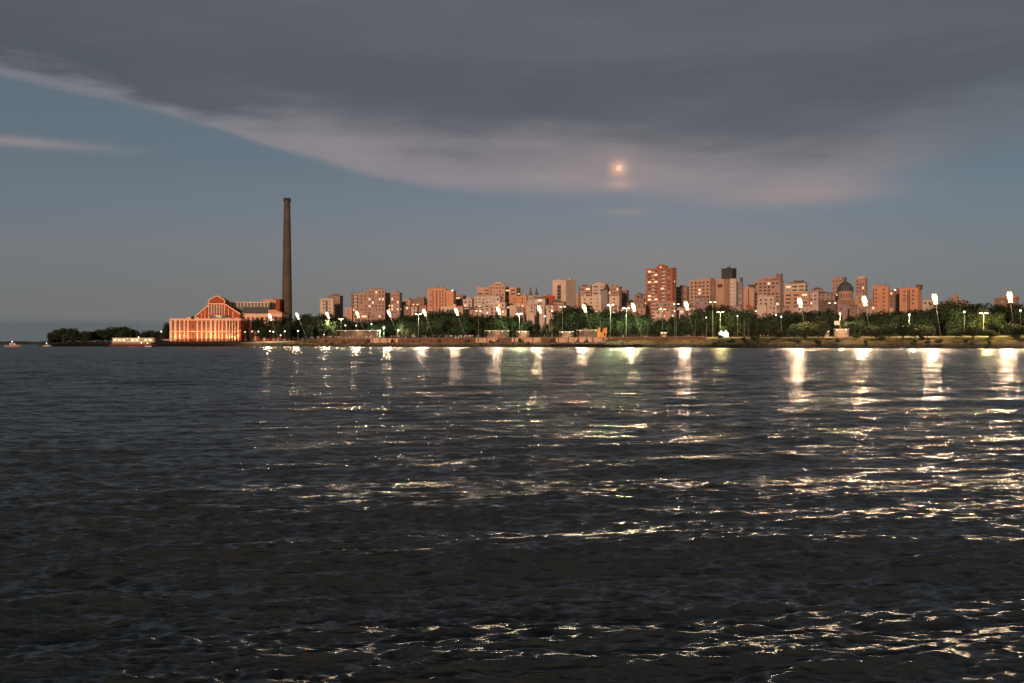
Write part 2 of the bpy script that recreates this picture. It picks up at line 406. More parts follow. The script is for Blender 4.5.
# ------------------------------------------------------------------ far shore on the left
def make_far():
    bm = bmesh.new(); Yf = 3300.0
    prof = []; pts = []
    A = []; B = []; Cc = []
    for i in range(90):
        px = -120 + i * 2.6
        x = xat(px, Yf); h = (9 + 5 * mnoise.noise(Vector((px * .09, 0, 0))) + 3 * mnoise.noise(Vector((px * .4, 3, 0)))) * sst(px, -160, -60)
        A.append(bm.verts.new((x, Yf, -.5))); B.append(bm.verts.new((x, Yf + 25, h))); Cc.append(bm.verts.new((x, Yf + 400, h * .8)))
    for i in range(89):
        bm.faces.new((A[i], A[i + 1], B[i + 1], B[i])); bm.faces.new((B[i], B[i + 1], Cc[i + 1], Cc[i]))
    o = mesh_obj('far_wooded_shore', bm, mat('far_woods', (.035, .045, .035), .95, .4, .02))
    tag(o, 'low dark wooded shore on the far left horizon', 'woods', kind='stuff')
make_far()

# ------------------------------------------------------------------ moon
bm = bmesh.new(); bmesh.ops.create_uvsphere(bm, u_segments=32, v_segments=16, radius=1.0)
mm = bpy.data.materials.new('moon_surface'); mm.use_nodes = True; t = mm.node_tree; t.nodes.clear()
em = t.nodes.new('ShaderNodeEmission'); ou = t.nodes.new('ShaderNodeOutputMaterial'); nzz = t.nodes.new('ShaderNodeTexNoise'); nzz.inputs['Scale'].default_value = 1.4
tcn = t.nodes.new('ShaderNodeTexCoord'); t.links.new(tcn.outputs['Object'], nzz.inputs['Vector'])
mx = t.nodes.new('ShaderNodeMix'); mx.data_type = 'RGBA'; mx.inputs[6].default_value = (.80, .48, .33, 1); mx.inputs[7].default_value = (1.0, .74, .52, 1)
t.links.new(nzz.outputs[0], mx.inputs[0]); t.links.new(mx.outputs[2], em.inputs[0]); em.inputs[1].default_value = 1.05
t.links.new(em.outputs[0], ou.inputs[0])
moon = mesh_obj('moon', bm, mm, smooth=True)
MD = 40000.0; moon.location = (xat(619, MD), MD, zat(168, MD)); moon.scale = (MD * .0031,) * 3
tag(moon, 'hazy orange full moon glowing through the lower edge of the cloud', 'moon')

# ------------------------------------------------------------------ buildings
WIN = {}
def window_mesh(kind, w, h):
    key = (kind, round(w, 1), round(h, 1))
    if key in WIN: return WIN[key]
    w, h = key[1], key[2]
    bm = bmesh.new(); f = .12
    box(bm, -w / 2, w / 2, -.05, .03, -h / 2, h / 2, 0)                    # glass
    box(bm, -w / 2 - f, -w / 2, -.14, .03, -h / 2 - f, h / 2 + f, 1); box(bm, w / 2, w / 2 + f, -.14, .03, -h / 2 - f, h / 2 + f, 1)
    box(bm, -w / 2, w / 2, -.14, .03, h / 2, h / 2 + f, 1); box(bm, -w / 2, w / 2, -.2, .03, -h / 2 - f, -h / 2, 1)
    box(bm, -.04, .04, -.09, -.05, -h / 2, h / 2, 1)
    me = bpy.data.meshes.new('window'); bm.to_mesh(me); bm.free()
    me.materials.append({'dark': GLASS, 'curtain': CURT, 'lit': LIT}[kind]); me.materials.append(FRAME)
    WIN[key] = me; return me
def put_windows(root, w, z0, z1, yface, nmax, rz=0.0, xoff=0.0, pitch=3.1, cpitch=3.2, ww=1.5, wh=1.5, lit=.06, skip=(), name='window', xface=None, rg=rnd):
    """grid of window parts over a face; rz = 0 front, 90 degrees = right side (xface)"""
    nf = max(1, int((z1 - z0 - .8) / pitch)); nc = max(1, int((w - .8) / cpitch))
    while nf * nc > nmax and nc > 1:
        nc -= 1; ww = min(ww * 1.25, (w - 1) / nc * .75)
    cp = (w - .6) / nc; n = 0
    ww = min(ww, cp * .72)
    for f in range(nf):
        z = z1 - 1.7 - f * pitch
        if n + nc > nmax: break
        for c in range(nc):
            if c in skip: continue
            x = -w / 2 + .3 + cp * (c + .5) + xoff
            r = rg.random(); k = 'lit' if r < lit else 'curtain' if r < lit + .16 else 'dark'
            me = window_mesh(k, ww, wh)
            if xface is None: inst(name, me, root, (x, yface, z))
            else: inst(name, me, root, (xface, x, z), R(90))
            n += 1
    return n
TREE_Y = 322.0
def building(name, label, Y, x0, xs, x1, top, m, cat='building', tilt=22, roof='flat', pent=(), tank=0, ant=(), win='grid', lit=.06, ww=1.5, wh=1.5, cpitch=3.2,
             group=None, roofm=None, slot=None, balc=None, depth=None, vis=TREE_Y, parapet=True, band=None, seams=(), wname='window', nmax=92):
    """front face spans columns x0..xs, the right-hand side xs..x1; top is the roof row, Y the depth of the near corner"""
    ang = math.atan((xs - 512) / F)
    side = x1 - xs
    a = ang + R(tilt if side > .5 else 3)
    cxn, cyn = xat(xs, Y), Y
    def solve(px, dx, dy):
        k = (px - 512) / F
        return (k * cyn - cxn) / (dx - k * dy)
    wf = solve(x0, -math.cos(a), math.sin(a))
    dp = solve(x1, math.sin(a), math.cos(a)) if side > .5 else (depth or max(10, wf * .6))
    if dp < 0 or dp > 45: dp = 24
    dx, dy = math.cos(a), -math.sin(a)              # local x
    ex, ey = math.sin(a), math.cos(a)               # local y
    cx_, cy_ = cxn - dx * wf / 2 + ex * dp / 2, cyn - dy * wf / 2 + ey * dp / 2
    zb = min(hgt(cxn, cyn), hgt(cx_, cy_)) - 1.0
    root = thing(name, (cx_, cy_, zb), -a, label, cat, group)
    zt = zat(top, Y) - zb
    zv = max(2.5, zat(vis, Y) - zb)
    hw, hd = wf / 2, dp / 2
    bm = bmesh.new(); box(bm, -hw, hw, -hd, hd, 0, zt)
    mesh_obj('wall', bm, m, root)
    if roof == 'flat' and parapet:
        bm = bmesh.new()
        box(bm, -hw - .15, hw + .15, -hd - .15, -hd + .2, zt, zt + .9); box(bm, -hw - .15, hw + .15, hd - .2, hd + .15, zt, zt + .9)
        box(bm, -hw - .15, -hw + .2, -hd + .2, hd - .2, zt, zt + .9); box(bm, hw - .2, hw + .15, -hd + .2, hd - .2, zt, zt + .9)
        mesh_obj('parapet', bm, m if not roofm else roofm, root)
    elif roof == 'gable':
        bm = bmesh.new(); prism(bm, [(-hd - .5, zt), (hd + .5, zt), (0, zt + hd * .55)], -hw - .4, hw + .4)
        r_ = mesh_obj('roof', bm, roofm or MATS['roof_tiles'], root); r_.rotation_euler = (0, 0, R(90))
    elif roof == 'mono':
        bm = bmesh.new(); prism(bm, [(-hw - .4, zt), (hw + .4, zt), (hw + .4, zt + .5), (-hw - .4, zt + 2.2)], -hd - .4, hd + .4)
        mesh_obj('roof', bm, roofm or MATS['roof_tiles'], root)
    for q in pent:      # (px0, px1, top, material)
        p0, p1, pt, pm = q
        k0 = (p0 - x0) / (xs - x0) * wf - hw; k1 = (p1 - x0) / (xs - x0) * wf - hw
        bm = bmesh.new(); zz = zat(pt, Y + 4) - zb
        fr = -hd + (.2 if zz - zt > 8 else 2.0)
        box(bm, k0, k1, fr, max(fr + 4, hd * .6), zt + .01, zz); box(bm, k0 - .25, k1 + .25, fr - .25, max(fr + 4, hd * .6) + .25, zz, zz + .35)
        po = mesh_obj('penthouse', bm, pm, root)
        if k1 - k0 > 3 and zz - zt > 2.4:
            put_windows(root, k1 - k0, zt, zz, fr, 8, xoff=(k0 + k1) / 2, ww=1.3, wh=1.2, lit=lit)
    rr_ = random.Random(int(x0 * 10))
    if wf > 7 and roof == 'flat' and vis >= 306:
        for q in range(rr_.randint(1, 3)):
            kx = rr_.uniform(-hw * .8, hw * .8); ky = rr_.uniform(-hd * .5, hd * .5); ty = rr_.random(); bm = bmesh.new()
            if ty < .4: box(bm, kx - 1.2, kx + 1.2, ky - 1.2, ky + 1.2, zt, zt + rr_.uniform(1.6, 2.8)); mesh_obj('stair_head', bm, m, root)
            elif ty < .7: lathe(bm, [(.9, zt), (.9, zt + 1.7), (.3, zt + 2.0)], 10, 0, kx, ky); mesh_obj('water_tank', bm, CONC, root)
            else:
                za = zt + rr_.uniform(3, 5.5); tube(bm, (kx, ky, zt), (kx, ky, za), .13, .07, 5); tube(bm, (kx - .8, ky, za - .6), (kx + .8, ky, za - .6), .06, .06, 4); mesh_obj('antenna', bm, DARKM, root)
    for i in range(tank):
        bm = bmesh.new(); xx = -hw + wf * (.2 + .6 * rnd.random()); yy = hd * (rnd.random() - .5)
        lathe(bm, [(1.2, zt), (1.2, zt + 2.1), (.9, zt + 2.4), (.1, zt + 2.6)], 12, 0, xx, yy)
        mesh_obj('water_tank', bm, CONC, root)
    for pxa, pya in ant:
        xx = (pxa - x0) / (xs - x0) * wf - hw; bm = bmesh.new(); zz = zat(pya, Y) - zb
        tube(bm, (xx, -hd + 3, zt - .5), (xx, -hd + 3, zz), .22, .1, 6)
        tube(bm, (xx - 1, -hd + 3, zz - 1.4), (xx + 1, -hd + 3, zz - 1.4), .08, .08, 5)
        mesh_obj('antenna', bm, DARKM, root)
    if slot:            # dark recessed strip of stairwell glazing: (px0, px1, y0, y1)
        k0 = (slot[0] - x0) / (xs - x0) * wf - hw; k1 = (slot[1] - x0) / (xs - x0) * wf - hw
        bm = bmesh.new(); z0_, z1_ = zat(slot[3], Y) - zb, zat(slot[2], Y) - zb
        box(bm, k0, k1, -hd - .06, -hd + .1, z0_, z1_, 0)
        z = z0_ + 3
        while z < z1_ - .5:
            box(bm, k0, k1, -hd - .18, -hd - .06, z, z + .3, 1); z += 3.1
        mesh_obj('stairwell_glazing', bm, [GLASS, m], root)
    for sxp in seams:
        k = (sxp - x0) / (xs - x0) * wf - hw; bm = bmesh.new()
        box(bm, k - .35, k + .35, -hd - .05, -hd + .05, 3, zt - .6); mesh_obj('recess', bm, GLASS, root)
    if band:            # projecting string courses every few floors
        z = zt - band
        while z > zv:
            bm = bmesh.new(); box(bm, -hw - .22, hw + .22, -hd - .22, hd + .22, z, z + .35); mesh_obj('string_course', bm, CONC, root); z -= band
    if win != 'none':
        sidew = dp if side > .5 else 0
        sh = int(nmax * sidew / (wf + sidew + .01))
        if win == 'band': cw, w_, h_ = 5.2, 4.2, 1.2
        elif win == 'dense': cw, w_, h_ = 2.5, 1.2, 1.7
        elif win == 'sparse': cw, w_, h_ = 5.5, 1.3, 1.4
        else: cw, w_, h_ = cpitch, ww, wh
        put_windows(root, wf, zv, zt, -hd, nmax - sh, ww=w_, wh=h_, cpitch=cw, lit=lit, name=wname)
        if sidew > 3: put_windows(root, dp, zv, zt, 0, sh, ww=w_, wh=h_, cpitch=cw * 1.2, lit=lit * .5, xface=hw, name=wname)
    if balc:            # (px0, px1) columns carrying a balcony on every floor
        for b0, b1 in balc:
            k0 = (b0 - x0) / (xs - x0) * wf - hw; k1 = (b1 - x0) / (xs - x0) * wf - hw
            key = ('balc', round(k1 - k0, 1))
            if key not in WIN:
                bm = bmesh.new(); w = key[1]
                box(bm, -w / 2, w / 2, -1.3, 0, 0, .2); box(bm, -w / 2, w / 2, -1.3, -1.15, .2, 1.15); box(bm, -w / 2, -w / 2 + .12, -1.15, 0, .2, 1.15); box(bm, w / 2 - .12, w / 2, -1.15, 0, .2, 1.15)
                me = bpy.data.meshes.new('balcony'); bm.to_mesh(me); bm.free(); me.materials.append(MATS['balcony_white']); WIN[key] = me
            z = zt - 3.1
            while z > zv:
                inst('balcony', WIN[key], root, ((k0 + k1) / 2, -hd - .03, z)); z -= 3.1
    return root, wf, dp, zt, zv
mat('roof_tiles', (.22, .10, .06), .85, .25, .5)
mat('balcony_white', (.55, .48, .42), .8, .12)
def WM(name, col, var=.14, streak=.35): return mat(name, col, .85, var, .08, streak=streak, spec=.15)
ORG = WM('orange_render', (.50, .30, .20)); ORG2 = WM('terracotta_render', (.41, .25, .18)); PALE = WM('pale_render', (.54, .42, .34))
CREAM = WM('cream_render', (.60, .45, .34)); BRN = WM('brown_render', (.28, .17, .12)); DBRN = WM('dark_brown_render', (.13, .095, .075))
REDB = WM('red_brick', (.35, .135, .075), .12, .2); VORG = WM('vivid_orange_render', (.56, .27, .145), .1, .25); GREY = WM('grey_concrete_wall', (.24, .21, .19))
DGRY = WM('dark_grey_cladding', (.055, .06, .052), .2, .1); REDR = WM('red_paint_wall', (.42, .09, .035), .15); MAUV = WM('mauve_render', (.32, .22, .20))

B = building
AP = 'apartment_building'
# --- left group, beside the chimney
B(AP, 'narrow pale pink apartment block with a dark vertical slot, first right of the chimney', 900, 320, 333.3, 333.5, 299.5, CREAM, slot=(325.6, 327.6, 300.5, 316), win='sparse', lit=.03)
B(AP, 'dark brown block with rows of windows directly behind the narrow pale pink block', 935, 328, 340, 343, 296.5, BRN, pent=[(331, 337, 294.8, DBRN)], lit=.05, vis=318)
B(AP, 'small plain orange block at the left foot of the wide brown apartment slab', 860, 345, 352, 353, 308.5, ORG, win='sparse', lit=.05, vis=320)
B(AP, 'left lower wing tower of the wide brown apartment slab with lit windows', 905, 351, 367.8, 368, 294.2, ORG2, balc=[(354, 357)], lit=.06, tank=1)
B(AP, 'tallest middle tower of the wide brown apartment slab with many lit windows', 895, 367.5, 385, 385.3, 290.4, ORG2, lit=.14, pent=[(371, 382, 289.0, BRN)], win='dense')
B(AP, 'right wing of the wide brown apartment slab with a regular grid of windows', 905, 385, 399.5, 402, 293.6, ORG2, lit=.12, win='dense')
B(AP, 'low orange annex with a flat roof in front of the wide brown apartment slab', 850, 353.5, 368, 368.3, 314.5, ORG, win='band', vis=323)
B(AP, 'dark grey narrow block tucked against the right end of the brown slab', 960, 399, 404, 406, 302.5, GREY, lit=.03)
# --- middle left, orange towers
B('house', 'low house with a pale front and dark red roof left of the orange towers', 860, 407, 417, 419, 306.5, PALE, roof='gable', win='grid', roofm=REDR, vis=318, lit=.1)
B(AP, 'grey brown stepped block left of the bright orange tower with the antenna', 930, 411, 424, 427, 299.5, BRN, pent=[(416, 423, 297.8, BRN)], lit=.04)
B(AP, 'bright orange tower with dark vertical recesses and a roof antenna', 900, 427.5, 446, 447, 289.5, VORG, ant=[(437, 283.5)], seams=(433, 436.5, 440), pent=[(430, 439, 288.2, ORG2)], win='sparse', lit=.02)
B(AP, 'smooth orange tower with a bright roof lamp beside the antenna tower', 880, 444.5, 453.5, 456, 291.5, VORG, seams=(445.6,), win='none')
B(AP, 'brown flat block right of the smooth orange tower with the roof lamp', 950, 453, 463, 466, 296.2, ORG2, win='band')
B(AP, 'long low pale building below the orange towers, along the treetops', 830, 441, 463, 464, 307.4, CREAM, win='grid', lit=.04, vis=316)
B(AP, 'small pale block with a flat roof between the orange towers and the big terraced block', 900, 463, 472, 474, 300, PALE, lit=.1, vis=318)
B(AP, 'long low pale block with a dark roof line left of the big terraced block', 840, 464, 487, 488, 307.8, PALE, roofm=DBRN, win='band', vis=316)
# --- big terraced block
B(AP, 'big stepped orange block, left wing with pale upper storeys', 900, 477, 490, 490.3, 288.4, ORG, win='band', band=6.2, lit=.08)
B(AP, 'big stepped orange block, tallest middle part with a domed roof room', 895, 489, 505, 505.3, 286.0, ORG, win='dense', pent=[(492, 505, 284.2, ORG), (495, 501, 282.5, PALE)], lit=.06)
B(AP, 'big stepped orange block, right wing with a long bright top floor', 905, 504, 516.5, 520.5, 288.4, ORG, win='band', lit=.2, band=6.2)
B(AP, 'terraced lower block with dark balconies in front of the big stepped orange block', 865, 474, 500, 502, 297.2, PALE, win='grid', balc=[(476, 483), (486, 494)], vis=317, lit=.05)
B(AP, 'cream gridded block with pale columns just below the big stepped orange block', 835, 490.5, 505, 507, 303.2, CREAM, win='dense', vis=318, lit=.1)
B(AP, 'red orange box building right of the big stepped block', 900, 511, 526.5, 527.5, 296.8, VORG, win='sparse', vis=318)
B(AP, 'plain pale wall building under the red orange box building', 845, 509.5, 520, 520.5, 306.3, CREAM, win='none')
B(AP, 'plain pale house front below the twin church spires', 845, 526.5, 536, 537, 306, CREAM, win='sparse', vis=318)
B(AP, 'tall narrow peach block right of the twin church spires', 870, 534.5, 545, 547, 298.4, PALE, win='band', lit=.1, vis=326, roof='mono')
B(AP, 'bright red block with vertical ribs below the tall slotted tower', 880, 545, 554.5, 555, 296.6, REDR, win='none', seams=(547.5, 550, 552.3))
B('house', 'house with a dark brown sloping roof in front of the slotted tower', 860, 553.5, 564, 566, 302.3, ORG2, roof='mono', roofm=DBRN, win='grid', vis=318)
B(AP, 'peach low apartment block under the bright red ribbed block', 830, 538, 553, 553.3, 307, PALE, win='band', vis=324, lit=.12)
# --- centre
B(AP, 'tall pale peach tower with a dark slot in its front and a brown side', 905, 552.5, 566, 576, 280.6, CREAM, tilt=34, slot=(557.3, 561, 284.5, 299), win='none', pent=[(556, 560, 279.6, PALE)])
B(AP, 'brown orange block with a dark irregular roof right of the slotted tower', 930, 579, 591, 593, 287.2, ORG2, win='band', pent=[(581, 585, 285.3, DBRN), (586, 590, 285.9, BRN)], lit=.04)
B(AP, 'pale apartment block with bands of windows behind the grey turret', 915, 592, 606, 608, 284.6, PALE, win='band', pent=[(595, 603, 283, CREAM)], tank=1)
B(AP, 'wide peach block in front of the pale banded block, above the dark treetop', 860, 581, 601, 602, 297, CREAM, win='sparse', vis=312, lit=.02)
B('turret_building', 'grey round cornered turret with a dark pointed cap', 850, 601, 607.5, 609, 291.5, GREY, win='none', pent=[(602.5, 606.5, 288, DBRN), (604, 605.6, 285.2, DBRN)])
B(AP, 'rust orange block with ribs over a dark base, left of the bright lamp', 920, 608, 619, 622, 287.4, ORG2, win='dense', lit=.05)
B(AP, 'small whitish block below the rust orange ribbed block', 850, 609, 619, 621, 297, CREAM, win='sparse', vis=312)
B(AP, 'dark brown block falling away left of the big red tower', 960, 619, 627, 629, 291.5, BRN, lit=.02)
B(AP, 'brown gridded low block with pale window rows left of the big red tower', 850, 635, 644, 645, 299.5, BRN, win='grid', lit=.2, vis=318)
# --- red tower
B(AP, 'big red brick tower with lit pale balconies and a square roof room', 870, 646, 672.5, 676.5, 268.6, REDB, tilt=26, pent=[(655.5, 664.5, 266.0, REDB), (657.5, 662, 264.8, REDB)], balc=[(652.4, 655.6), (662.5, 666)], win='grid', lit=.16, ant=[(660, 262)], nmax=90)
B(AP, 'irregular brown block with balconies hard right of the big red tower', 930, 676, 687, 689, 287.5, BRN, balc=[(678, 681)], pent=[(679, 683, 285.6, BRN)], lit=.08)
B(AP, 'peach low block at the foot of the big red tower', 820, 655, 675, 676, 302.5, ORG2, win='grid', vis=319, lit=.08)
# --- right centre
B(AP, 'wide orange slab with even small windows and a shaded right side', 870, 689.5, 710, 716, 280.3, ORG, tilt=30, win='dense', pent=[(699, 709.5, 278.4, ORG)], lit=.03)
B(AP, 'low pinkish brown houses block at the foot of the wide orange slab', 800, 695, 708, 709, 297.5, MAUV, win='grid', vis=310, lit=.08, roofm=DBRN)
B(AP, 'narrow orange tower with two dark openings and a dark right side', 850, 716, 724, 730, 280, ORG, tilt=36, slot=(717.5, 722.5, 284, 287.2), win='none')
B('office_tower', 'dark grey glass tower, darkest and tallest of the right group', 930, 721.5, 732.5, 736.5, 269, DGRY, win='none', parapet=True, ant=[(734, 266.5)], seams=(724, 727, 730))
B(AP, 'slim pale tower stacked with balconies below the dark grey glass tower', 845, 730, 736, 737, 279.5, PALE, balc=[(730.6, 735.2)], win='none')
B(AP, 'grey tower with pale edge columns right of the stacked balconies', 860, 737, 742.6, 743, 283, GREY, win='dense', pent=[(739.8, 742.4, 278, DBRN)], lit=.03)
B(AP, 'plain orange block with one dark seam between the grey tower and the gridded tower', 865, 743.2, 754, 755, 288.6, ORG, seams=(748.5,), win='sparse', pent=[(747, 753, 285, DBRN)])
B(AP, 'large brown tower with a dense window grid and a flat square roof turret', 890, 754, 780, 783.5, 281.2, ORG2, win='dense', pent=[(757, 775, 279, ORG2), (763, 775, 277, ORG2), (775.2, 780, 274.2, BRN)], lit=.03)
B(AP, 'jumble of low pale houses at the foot of the densely gridded tower', 790, 758, 774, 775, 297.5, PALE, win='grid', vis=312, lit=.1, pent=[(759, 764, 294.5, PALE)])
B(AP, 'bright low white block beside the lit street corner, above the trees', 780, 757, 765, 766, 305.5, CREAM, win='none')
B(AP, 'pale block with a dark broken crown behind the tallest lamp flare', 850, 785, 805, 808, 284.2, PALE, pent=[(787, 795, 282.5, BRN), (793, 801, 280.8, DBRN), (797, 804, 282.6, BRN)], win='band', lit=.08)
B(AP, 'broad peach block in front of the block with the broken crown', 810, 784, 809, 810, 292.6, ORG, win='band', vis=311, lit=.1)
B(AP, 'low peach block sloping down right of the broken crown block', 830, 809, 818, 819, 293.5, PALE, win='grid', vis=308)
B('house', 'group of grey mauve houses with dark roofs left of the cathedral dome', 840, 812, 822.5, 823, 289.6, MAUV, roofm=DBRN, pent=[(813.5, 820, 288, DBRN)], win='grid', vis=308, lit=.03)
B('house', 'mauve house with a long dark roof nearest the left of the cathedral dome', 830, 820, 831.5, 832.5, 293.2, MAUV, roof='mono', roofm=DBRN, win='grid', vis=310, lit=.08)
B(AP, 'low dark brown row with two lit lamps below the mauve houses', 760, 819, 836, 837, 301.2, DBRN, win='grid', vis=313, lit=.08)
# --- cathedral group
B(AP, 'tall brown block left behind the cathedral dome', 900, 832, 842, 843, 279, ORG2, win='dense', lit=.03, pent=[(836, 841, 277.6, ORG2)])
B(AP, 'tall brown block with a pale roof crown right behind the cathedral dome', 900, 855.5, 865, 867.5, 279, ORG2, win='dense', pent=[(857, 863.5, 276.8, CREAM)], lit=.05)
B(AP, 'orange block under the right side of the cathedral dome', 800, 855, 865, 866, 296, ORG, win='sparse', vis=306)
B('house', 'long rambling pinkish roofed house row below the cathedral dome', 770, 838, 853, 854, 306.2, MAUV, roof='mono', roofm=MAUV, win='grid', vis=313, lit=.04)
B('house', 'pink low house with a sloping roof right below the cathedral', 765, 853, 866, 867, 308.4, PALE, roof='mono', roofm=MAUV, win='grid', vis=314, lit=.03)
B(AP, 'vivid orange tower with a chamfered roof room, left one of the far right pair', 770, 872, 888, 889.5, 287.2, VORG, seams=(873.4,), pent=[(875.5, 883.5, 285, ORG2)], win='sparse', lit=0)
B(AP, 'grey brown block with a white roof lamp between the two vivid orange towers', 800, 889, 898, 899.5, 291, BRN, win='dense', lit=.04)
B(AP, 'vivid orange tower with a dark middle seam, right one of the far right pair', 765, 899.5, 918, 922, 288.8, VORG, seams=(908, 909.5), pent=[(901, 909, 287.6, VORG), (915, 919.5, 285.2, DBRN)], win='sparse', lit=0)
B(AP, 'low pale orange block behind the lamp right of the vivid orange towers', 800, 923, 936, 937, 300.6, PALE, win='grid', vis=308, pent=[(930, 934, 299, PALE)])
B(AP, 'flat brown building under the small orange turret near the right edge', 740, 945, 967, 968, 301.5, BRN, win='grid', vis=307)
B('turret_building', 'small round topped orange turret rising above the right hand trees', 760, 952.5, 957.5, 958, 297, ORG2, win='none', pent=[(953.6, 956.6, 294.3, ORG2)])
B(AP, 'dark block with an orange upper floor behind the rightmost tall lamp', 640, 994, 1016, 1019, 298.6, BRN, pent=[(1000, 1015, 296.2, ORG)], win='grid', vis=305, lit=.04)
B(AP, 'long pale apartment row far behind, filling the gap left of the big red tower', 1050, 618, 646, 646.5, 301, MAUV, win='grid', vis=312, lit=.1)

rg2 = random.Random(21)
px = 404.0; seen = {}
SHORT = [(428, 'the antenna tower'), (466, 'the roof lamp tower'), (520, 'the big stepped block'), (548, 'the church spires'), (578, 'the slotted tower'), (612, 'the grey turret'), (646, 'the big red tower'), (690, 'the irregular balcony block'), (716, 'the wide orange slab'), (744, 'the dark glass tower'), (785, 'the densely gridded tower'), (812, 'the broken crown block'), (843, 'the mauve houses'), (872, 'the cathedral dome'), (2000, 'the vivid orange towers')]
while px < 892:
    w = rg2.uniform(7, 13); m, cn = rg2.choice([(BRN, 'brown'), (MAUV, 'mauve'), (ORG2, 'terracotta'), (PALE, 'pale'), (GREY, 'grey'), (ORG, 'orange')])
    tp = rg2.uniform(297, 305) - (3 if 560 < px < 700 else 0)
    lm = next(n_ for a_, n_ in SHORT if px < a_); k_ = (cn, lm); seen[k_] = seen.get(k_, 0) + 1
    sz = ['squat', 'narrow', 'small', 'plain', 'further'][min(4, seen[k_] - 1)]
    B(AP, '%s %s rooftop block in the far back row by %s' % (sz, cn, lm), rg2.uniform(990, 1080), px, px + w * .8, px + w, tp, m, vis=312, nmax=28, lit=.1, win=rg2.choice(('grid', 'band', 'grid')), pent=[(px + w * .2, px + w * .5, tp - rg2.uniform(.8, 1.8), rg2.choice((DBRN, m)))], group='far back row of low rooftop blocks')
    px += w * rg2.uniform(.75, 1.15)
px = 404.0; k2 = {}
while px < 900:      # small roofs and houses peeping over the treetops
    w = rg2.uniform(5, 9); m, cn = rg2.choice([(BRN, 'brown'), (MAUV, 'mauve'), (CREAM, 'cream'), (PALE, 'pale'), (ORG, 'orange')])
    tp = rg2.uniform(305, 311); lm = next(n_ for a_, n_ in SHORT if px < a_); k_ = (cn, lm); k2[k_] = k2.get(k_, 0) + 1
    sz = ['low', 'tiny', 'crooked', 'long'][min(3, k2[k_] - 1)]
    B('house', '%s %s house peeping over the treetops below %s' % (sz, cn, lm), rg2.uniform(745, 790) if px > 600 else rg2.uniform(790, 825), px, px + w * .9, px + w, tp, m, vis=316, nmax=12, lit=.15, roof=rg2.choice(('mono', 'flat', 'gable')), roofm=rg2.choice((DBRN, REDR, m, MAUV)), group='small houses over the treetops')
    px += w * rg2.uniform(1.2, 2.4)

def extra(px, py, Y, label):    # lamps fixed on roofs, each a small flood lamp of its own
    root = thing('roof_lamp', (xat(px, Y), Y, zat(py, Y) - .9), 0, label, 'lamp')
    bm = bmesh.new(); tube(bm, (0, 0, 0), (0, 0, .7), .12, .12, 6); mesh_obj('bracket', bm, DARKM, root)
    bm = bmesh.new(); lathe(bm, [(.2, .5), (.75, .8), (.75, 1.2), (.2, 1.5)], 10); mesh_obj('lamp_globe', bm, GLOBE, root)
extra(452.3, 290.6, 879, 'bright lamp on the corner of the smooth orange tower roof')
extra(895, 290.0, 799, 'white lamp on the roof between the two vivid orange towers')
extra(829.5, 303.3, 758, 'left one of two wall lamps below the mauve houses')
extra(835.3, 303.2, 758, 'right one of two wall lamps below the mauve houses')
extra(756, 311.3, 770, 'bright street lamp at the lit corner above the trees')

# twin-spired church
def church():
    Y = 890; zb = hgt(xat(533, Y), Y) - 1
    root = thing('church', (xat(533.5, Y), Y, zb), 0, 'church with two dark pointed twin spires', 'church')
    bm = bmesh.new(); box(bm, -5.6, 5.6, 0, 26, 0, zat(300, Y) - zb); mesh_obj('nave', bm, PALE, root)
    for px in (530.6, 536.6):
        x = xat(px, Y) - xat(533.5, Y); zt = zat(296, Y) - zb; zs = zat(286.5, Y) - zb
        bm = bmesh.new(); box(bm, x - 1.7, x + 1.7, -1.5, 1.9, 0, zt); box(bm, x - 1.9, x + 1.9, -1.7, 2.1, zt, zt + .4); tw = mesh_obj('tower', bm, PALE, root)
        bm = bmesh.new(); lathe(bm, [(1.9, zt + .4), (1.3, zt + 2.0), (.7, zt + 5), (.08, zs)], 8, 0, x, .2); s_ = mesh_obj('spire', bm, DBRN, tw)
        inst('belfry_opening', window_mesh('dark', 1.0, 2.2), tw, (x, -1.52, zt - 2.2))
church()
# domed cathedral
def dome():
    Y = 860; zb = hgt(xat(848.5, Y), Y) - 1
    root = thing('cathedral', (xat(848.5, Y), Y + 8, zb), 0, 'cathedral with a big dark green dome and lantern', 'cathedral')
    z = lambda py: zat(py, Y) - zb
    bm = bmesh.new(); box(bm, -9, 9, -6, 14, 0, z(300)); mesh_obj('wall', bm, BRN, root)
    bm = bmesh.new(); lathe(bm, [(6.6, z(300)), (6.6, z(291.5)), (7.0, z(291.4)), (7.0, z(290.8))], 24); dr = mesh_obj('drum', bm, ORG2, root)
    for k in range(8):
        a = R(-90 - 70 + k * 20); me = window_mesh('dark', 1.1, 4.0)
        inst('window', me, dr, (6.55 * math.cos(a), 6.55 * math.sin(a), (z(300) + z(291.5)) / 2), a + R(90))
    bm = bmesh.new(); pr = [(6.9 * math.cos(R(a)), z(290.8) + 8.2 * math.sin(R(a))) for a in range(0, 84, 7)]; lathe(bm, pr, 24)
    mesh_obj('dome', bm, mat('dome_copper', (.06, .072, .062), .6, .3, .3), root, smooth=True)
    bm = bmesh.new(); zt = z(290.8) + 8.1; lathe(bm, [(1.2, zt), (1.2, zt + 2.4), (1.6, zt + 2.5), (.8, zt + 3.5), (.1, zt + 5.0)], 12)
    mesh_obj('lantern', bm, DBRN, root)
dome()

